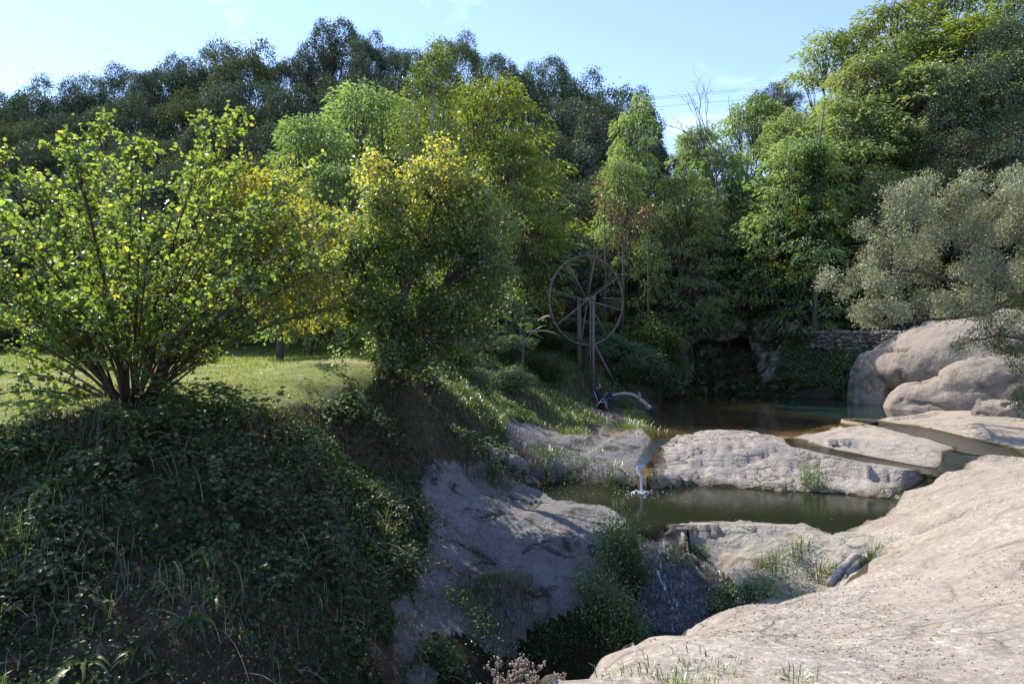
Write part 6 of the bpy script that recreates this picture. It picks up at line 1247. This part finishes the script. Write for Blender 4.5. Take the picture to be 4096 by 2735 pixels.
def sheet_mat():
    m, N, L = mat_new('sliding_water'); tc = N.new('ShaderNodeTexCoord'); mp = N.new('ShaderNodeMapping'); mp.inputs['Scale'].default_value = (9, 2.4, 2.4)
    n1 = N.new('ShaderNodeTexNoise'); n1.inputs['Scale'].default_value = 1.6; n1.inputs['Detail'].default_value = 7; n1.inputs['Roughness'].default_value = .7
    L.new(tc.outputs['Object'], mp.inputs['Vector']); L.new(mp.outputs['Vector'], n1.inputs['Vector'])
    b = N.new('ShaderNodeBump'); b.inputs['Strength'].default_value = 1; b.inputs['Distance'].default_value = .08; L.new(n1.outputs['Fac'], b.inputs['Height'])
    t = N.new('ShaderNodeBsdfTransparent'); t.inputs['Color'].default_value = (.86, .9, .92, 1); g = N.new('ShaderNodeBsdfGlossy'); g.inputs['Roughness'].default_value = .12; L.new(b.outputs['Normal'], g.inputs['Normal'])
    d = N.new('ShaderNodeBsdfDiffuse'); d.inputs['Color'].default_value = (.72, .77, .82, 1); L.new(b.outputs['Normal'], d.inputs['Normal'])
    at = N.new('ShaderNodeAttribute'); at.attribute_name = 'mid'; ad = N.new('ShaderNodeMath'); ad.operation = 'ADD'; L.new(n1.outputs['Fac'], ad.inputs[0]); L.new(at.outputs['Fac'], ad.inputs[1])
    r_ = ramp(N, [(.66, (0, 0, 0)), (.78, (.8, .8, .8))]); L.new(ad.outputs[0], r_.inputs['Fac'])
    n2 = N.new('ShaderNodeTexNoise'); n2.inputs['Scale'].default_value = 3.5; n2.inputs['Detail'].default_value = 6; n2.inputs['Roughness'].default_value = .75; L.new(mp.outputs['Vector'], n2.inputs['Vector'])
    r2 = ramp(N, [(.44, (0, 0, 0)), (.66, (.26, .26, .26))]); L.new(n2.outputs['Fac'], r2.inputs['Fac'])
    m1 = N.new('ShaderNodeMixShader'); L.new(r2.outputs['Color'], m1.inputs['Fac']); L.new(t.outputs[0], m1.inputs[1]); L.new(g.outputs[0], m1.inputs[2])
    m2 = N.new('ShaderNodeMixShader'); L.new(r_.outputs['Color'], m2.inputs['Fac']); L.new(m1.outputs[0], m2.inputs[1]); L.new(d.outputs[0], m2.inputs[2])
    o = N.new('ShaderNodeOutputMaterial'); L.new(m2.outputs[0], o.inputs['Surface']); return m
nn_, nc_ = 60, 26; t_ = np.linspace(.0, 4, nn_); cp_ = np.stack([np.interp(t_, np.arange(5), CH_F[:, i]) for i in range(4)], 1); f_ = np.linspace(-1, 1, nc_)
wf = np.interp(t_, [0, 1, 2, 4], [.28, .33, .5, .75])*(1+.12*fbm(t_*3, t_*0, 2)); X_ = cp_[:, :1]+wf[:, None]*f_[None]; Y_ = np.repeat(cp_[:, 1:2], nc_, 1); Z_ = Z(X_, Y_)+.022*(1-np.abs(f_)[None]**3)+.012*fbm(X_*6, Y_*2.5, 3)
Z_[0] = LOW+.002; i_ = np.arange(nn_-1)[:, None]*nc_; j_ = np.arange(nc_-1)[None]
tag(obj('cascade_water', mesh('cascade_water', np.stack([X_, Y_, Z_], -1).reshape(-1, 3), [np.stack([i_+j_, i_+j_+nc_, i_+j_+nc_+1, i_+j_+1], -1).reshape(-1, 4)[:, ::-1]], {'mid': (.17*np.exp(-((f_[None]+.12*np.sin(t_*3.1)[:, None]+.05)/.22)**2)-.02).ravel()}, True), sheet_mat()), 'thin broken sheet of water sliding down the dark mossy rock', None, None, 'structure')
lip = Q(638, 468, -.24); foot = Q(639, 490.5, LOW)
pth = [lip+[0, .1, .02], lip+[0, -.02, .0], lip*[1, 1, 1]+[.0, -.10, -.12], [foot[0], lip[1]-.16, -.45], [foot[0], lip[1]-.20, LOW]]
fall('small_waterfall', 'thin white jet falling from the notch into the lower pool', 12, pth, .055, .03, .010, 4, chop=False)
sp = np.array([pth[-1][0], pth[-1][1], LOW]); mb = MB(); r = np.random.RandomState(5)
for k in range(90):
    a = r.uniform(0, 6.28); d = abs(r.randn())*.28; p = sp+[math.cos(a)*d*1.3, math.sin(a)*d-.05, .008+.05*r.rand()*(d < .25)]
    mb.tube([p, p+[.05*math.sin(a)+.02, .03*math.cos(a), .004]], [.014*r.uniform(.5, 1.5), .004], 5)
tag(mb.build('splash', M['foam'], None, True), 'white splash rings at the foot of the thin jet', 'water', None, 'stuff')
for nm, (u, v), lb in (('trickle', (905, 497), 'white trickle entering the right end of the lower pool'), ('trickle', (793, 391.5), 'tiny white trickle at the far corner of the teal pool')):
    p = Q(u, v, LOW+.06 if v > 450 else .12); mb = MB()
    for k in range(30): q = p+r.randn(3)*[.16, .22, .012]; mb.tube([q, q+[-.06, -.03, -.012]], [.009, .003], 5)
    tag(mb.build(nm, M['foam'], None, True), lb, 'water', None, 'stuff')
mb = MB(); x = rng.uniform(0, 9, 6000); y = rng.uniform(14.5, 21, 6000); mk = (sdf(P_LOW, x, y) < -.1) & (rng.rand(6000) < np.clip(.02+.3*sstep(2.5, .3, x)+.5*sstep(.15, .4, fbm(x*.8, y*1.6, 3))*sstep(6, 2, x), 0, 1)*.35)
x, y = x[mk], y[mk]; n = len(x); leaves(mb, np.stack([x, y, np.full(n, LOW+.006)], 1), np.stack([rng.randn(n), rng.randn(n), 0*x], 1), np.repeat([[0, 0, 1.]], n, 0), .05*rng.uniform(.5, 1.4, n), .03, rng.rand(n), 'diamond')
tag(mb.build('floating_leaves', M['litter']), 'fallen leaves floating on the lower pool', 'leaves', None, 'stuff')
mb = MB(); x = rng.uniform(-.4, 14, 9000); y = rng.uniform(2.2, 24, 9000); z, k = Z(x, y, True, True); mk = np.isin(k, [8, 7]) & (rng.rand(9000) < .25+.7*sstep(.1, .4, fbm(x*.7+4, y*.7, 3)))
x, y, z = x[mk], y[mk], z[mk]; n = len(x); leaves(mb, np.stack([x, y, z+.006], 1), np.stack([rng.randn(n), rng.randn(n), .15*rng.randn(n)], 1), np.stack([rng.randn(n)*.3, rng.randn(n)*.3, np.ones(n)], 1), .035*rng.uniform(.4, 1.5, n), .02, rng.rand(n), 'kite', .3)
tag(mb.build('leaf_litter', M['litter']), 'dry leaves and crumbs scattered on the sunlit slab', 'leaves', None, 'stuff')
mb = MB(); x = rng.uniform(.3, 6, 9000); y = rng.uniform(2.4, 7, 9000); mk = (rng.rand(9000) < .06+.9*sstep(.02, .35, fbm(x*.9+14, y*.9, 3)+.25*sstep(1.2, .2, np.abs(y-3.9-.25*x)))) & (sdf(C_SLAB, x, y) < -.15)
x, y = x[mk], y[mk]; z = Z(x, y); n = len(x); o3 = np.array([[1, 0, 0], [-1, 0, 0], [0, 1, 0], [0, -1, 0], [0, 0, 1], [0, 0, -1]], float); sc = .0042*rng.uniform(.4, 1.9, n)**1.5
V = np.stack([x, y, z+.002], 1)[:, None]+o3[None]*sc[:, None, None]*rng.uniform(.6, 1.2, (n, 6, 1)); of = np.array([[0, 2, 4], [2, 1, 4], [1, 3, 4], [3, 0, 4], [2, 0, 5], [1, 2, 5], [3, 1, 5], [0, 3, 5]])
mb.add(V.reshape(-1, 3), [(np.arange(n)[:, None, None]*6+of[None]).reshape(-1, 3)], np.repeat(rng.rand(n), 6)); tag(mb.build('gravel', plain('gravel', (.30, .25, .21), .95, .5, 60)), 'fine gravel and grit lying on the foreground slab', 'gravel', None, 'stuff')
